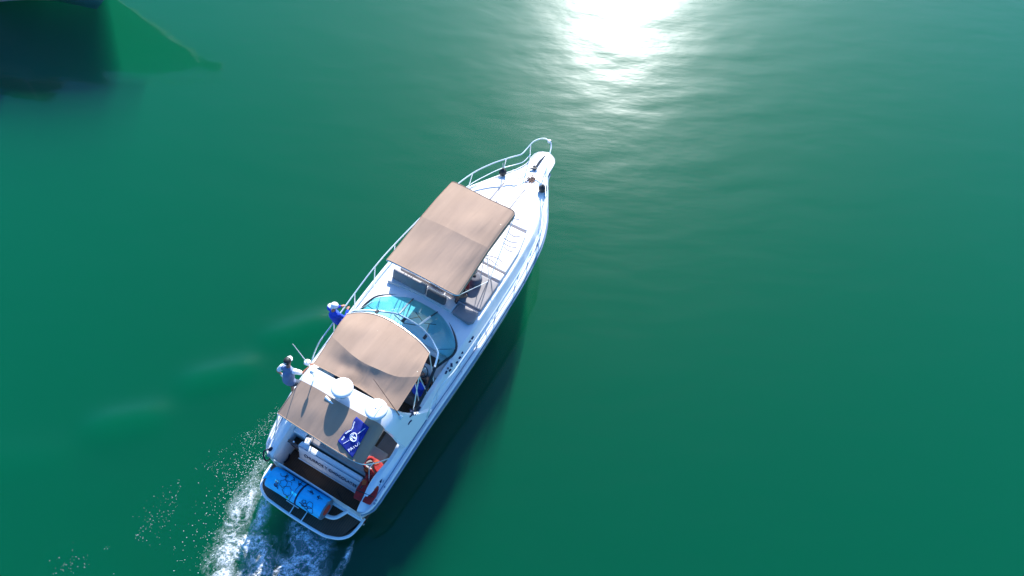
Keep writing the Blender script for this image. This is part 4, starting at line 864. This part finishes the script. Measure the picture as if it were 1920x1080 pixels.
# ------------------------------------------------------------------ wake: foam lace and flying drops
def fbm(X, Y, seed, oct=5, lac=2.0, gain=.55):
    rg_ = np.random.default_rng(seed); out = np.zeros_like(X); a = 1.0; f = 1.0; tot = 0
    for o in range(oct):
        g = rg_.random((64, 64)); xi = X*f; yi = Y*f; x0 = np.floor(xi).astype(int); y0 = np.floor(yi).astype(int)
        tx = xi-x0; ty = yi-y0; tx = tx*tx*(3-2*tx); ty = ty*ty*(3-2*ty)
        def G(i, j): return g[i % 64, j % 64]
        v = (G(x0, y0)*(1-tx)+G(x0+1, y0)*tx)*(1-ty)+(G(x0, y0+1)*(1-tx)+G(x0+1, y0+1)*tx)*ty
        out += a*v; tot += a; a *= gain; f *= lac
    return out/tot
def foam():
    st_ = .021; xs = np.arange(-12.5, -1.5, st_); ysv = np.arange(-1.2, 6.2, st_); X, Yg = np.meshgrid(xs, ysv)
    D = np.zeros_like(X)
    def band(pts, w0, w1, amp, pw=2):
        P = [at(*p) for p in pts]; best = np.full_like(X, 1e9); wd = np.ones_like(X); tt = np.zeros_like(X)
        n_ = len(P)-1
        for i in range(n_):
            a, b = P[i], P[i+1]; dx, dy = b.x-a.x, b.y-a.y; L2 = dx*dx+dy*dy
            t_ = np.clip(((X-a.x)*dx+(Yg-a.y)*dy)/L2, 0, 1); d_ = np.hypot(X-a.x-t_*dx, Yg-a.y-t_*dy)
            w_ = w0+(w1-w0)*(i+t_)/n_; m_ = d_/w_ < best/wd; best = np.where(m_, d_, best); wd = np.where(m_, w_, wd)
        return amp*np.exp(-(best/wd)**pw)
    D = np.maximum(D, band([(500, 925), (495, 965), (470, 1010), (440, 1040), (420, 1080), (400, 1110)], .15, .32, .74))
    D = np.maximum(D, band([(478, 905), (462, 940), (440, 985), (415, 1050)], .3, .55, .45))
    D = np.maximum(D, band([(560, 990), (560, 1020), (545, 1060), (530, 1110)], .35, .7, .68))
    D = np.maximum(D, band([(610, 1005), (590, 1030), (570, 1070), (550, 1110)], .4, .8, .50))
    D = np.maximum(D, band([(535, 1060), (530, 1110)], .25, .5, 1.1))
    D = np.maximum(D, band([(480, 1020), (500, 1060), (480, 1110)], .5, .9, .62))
    D = np.maximum(D, band([(662, 1015), (650, 1045), (630, 1085)], .06, .14, .55))
    D = np.maximum(D, band([(498, 860), (470, 905), (445, 950)], .2, .4, .30))
    wx = fbm(X*1.1, Yg*1.1, 3, 3)-.5; wy = fbm(X*1.1, Yg*1.1, 4, 3)-.5
    wx += .35*(fbm(X*4, Yg*4, 13, 3)-.5); wy += .35*(fbm(X*4, Yg*4, 14, 3)-.5)
    n1 = fbm((X+wx*1.5)*1.9, (Yg+wy*1.5)*1.9, 5, 5, gain=.55); rid = np.clip(1-np.abs(n1*2-1)*4.5, 0, 1)
    n2 = fbm((X-wx*1.2)*3.6, (Yg+wy*1.2)*3.6, 8, 5, gain=.6); rid2 = np.clip(1-np.abs(n2*2-1)*5.0, 0, 1)
    n3 = fbm((X+wy*.8)*8, (Yg-wx*.8)*8, 19, 4, gain=.6); rid3 = np.clip(1-np.abs(n3*2-1)*5.5, 0, 1)
    lace = np.clip(.95*rid**1.5+.75*rid2**1.6+.55*rid3**1.5, 0, 1.2)
    veil = fbm(X*1.6+wx, Yg*1.6+wy, 23, 4)
    A = D*1.15*lace*np.clip(veil*2.6-.5, 0, 1)+np.clip(D-.60, 0, 1)*1.1*np.clip(fbm(X*6, Yg*6, 9, 4)*2-.35, 0, 1)+.16*np.clip(D*1.6, 0, 1)*np.clip(veil*3-1.1, 0, 1)
    A = np.clip(A, 0, 1)*np.clip(D*2.6-.15, 0, 1)
    H = .02+.05*A+.05*D*fbm(X*2, Yg*2, 15, 3)
    ny, nx = X.shape; keep = A > .035; vid = -np.ones(ny*nx, int)
    k4 = keep[:-1, :-1] | keep[1:, :-1] | keep[:-1, 1:] | keep[1:, 1:]
    jj, ii = np.nonzero(k4); q = np.stack([jj*nx+ii, jj*nx+ii+1, (jj+1)*nx+ii+1, (jj+1)*nx+ii], 1)
    used = np.unique(q); vid[used] = np.arange(len(used)); V = np.stack([X.ravel()[used], Yg.ravel()[used], H.ravel()[used]], 1)
    me = bpy.data.meshes.new('wake_foam'); me.from_pydata(V.tolist(), [], vid[q].tolist()); me.update()
    at_ = me.attributes.new('foam_amount', 'FLOAT', 'POINT'); at_.data.foreach_set('value', A.ravel()[used].astype(np.float32))
    for p in me.polygons: p.use_smooth = True
    o = bpy.data.objects.new('wake_foam', me); C.objects.link(o); tag(o, 'white lacy foam churned up behind the swim platform', 'foam', kind='stuff')
    m = bpy.data.materials.new('foam'); m.use_nodes = True; n = m.node_tree.nodes; l = m.node_tree.links; b = n['Principled BSDF']
    b.inputs['Base Color'].default_value = (.82, .86, .88, 1); b.inputs['Roughness'].default_value = .7
    a = n.new('ShaderNodeAttribute'); a.attribute_name = 'foam_amount'; t = n.new('ShaderNodeBsdfTransparent'); mx = n.new('ShaderNodeMixShader')
    tc = n.new('ShaderNodeTexCoord'); nz = n.new('ShaderNodeTexNoise'); nz.inputs['Scale'].default_value = 24; nz.inputs['Detail'].default_value = 5; nz.inputs['Roughness'].default_value = .7; l.new(tc.outputs['Object'], nz.inputs['Vector'])
    mr = n.new('ShaderNodeMapRange'); mr.inputs[1].default_value = .35; mr.inputs[2].default_value = .62; mr.inputs[3].default_value = .25; mr.inputs[4].default_value = 1.5; l.new(nz.outputs['Fac'], mr.inputs[0])
    mu = n.new('ShaderNodeMath'); mu.operation = 'MULTIPLY'; mu.use_clamp = True; l.new(a.outputs['Fac'], mu.inputs[0]); l.new(mr.outputs[0], mu.inputs[1])
    l.new(mu.outputs[0], mx.inputs[0]); l.new(t.outputs[0], mx.inputs[1]); l.new(b.outputs[0], mx.inputs[2]); l.new(mx.outputs[0], n['Material Output'].inputs[0])
    me.materials.append(m)
foam()
def drops():
    mb = MB(); rg_ = random.Random(5)
    def drop(p, r):
        z = max(.0, p[2]); vs_ = [(p[0]+r*dx, p[1]+r*dy, z+r*dz_) for dx, dy, dz_ in ((1, 0, 0), (-1, 0, 0), (0, 1, 0), (0, -1, 0), (0, 0, .8), (0, 0, -.8))]
        mb.add(vs_, [(0, 2, 4), (2, 1, 4), (1, 3, 4), (3, 0, 4), (2, 0, 5), (1, 2, 5), (3, 1, 5), (0, 3, 5)])
    path = [(545, 745), (500, 800), (455, 835), (400, 885), (340, 930), (270, 990), (190, 1050), (120, 1085)]
    for _ in range(1000):
        k = rg_.random()**1.3*(len(path)-1.001); i = int(k); f = k-i; x = path[i][0]*(1-f)+path[i+1][0]*f; y = path[i][1]*(1-f)+path[i+1][1]*f
        sg = 6+22*k/7; q = at(x+rg_.gauss(0, sg), y+rg_.gauss(0, sg*.7), 0)
        if fbm(np.array([[q.x*1.3]]), np.array([[q.y*1.3]]), 31, 2)[0, 0] < .43: continue
        drop((q.x, q.y, .02+rg_.random()*.04), rg_.choice((.004, .005, .007, .009)))
    path = [(485, 850), (470, 880), (450, 920), (425, 980), (380, 1060)]
    for _ in range(800):
        k = rg_.random()*(len(path)-1.001); i = int(k); f = k-i; x = path[i][0]*(1-f)+path[i+1][0]*f; y = path[i][1]*(1-f)+path[i+1][1]*f
        q = at(x+rg_.gauss(0, 14+8*k), y+rg_.gauss(0, 16), 0)
        drop((q.x, q.y, .03+rg_.random()*.08), rg_.choice((.005, .006, .008, .012)))
    o = mb.build('spray', mat('spray_water', (.72, .84, .82), .4), None); tag(o, 'tiny white spray drops scattered along the edge of the wake', 'spray', kind='stuff')
drops()
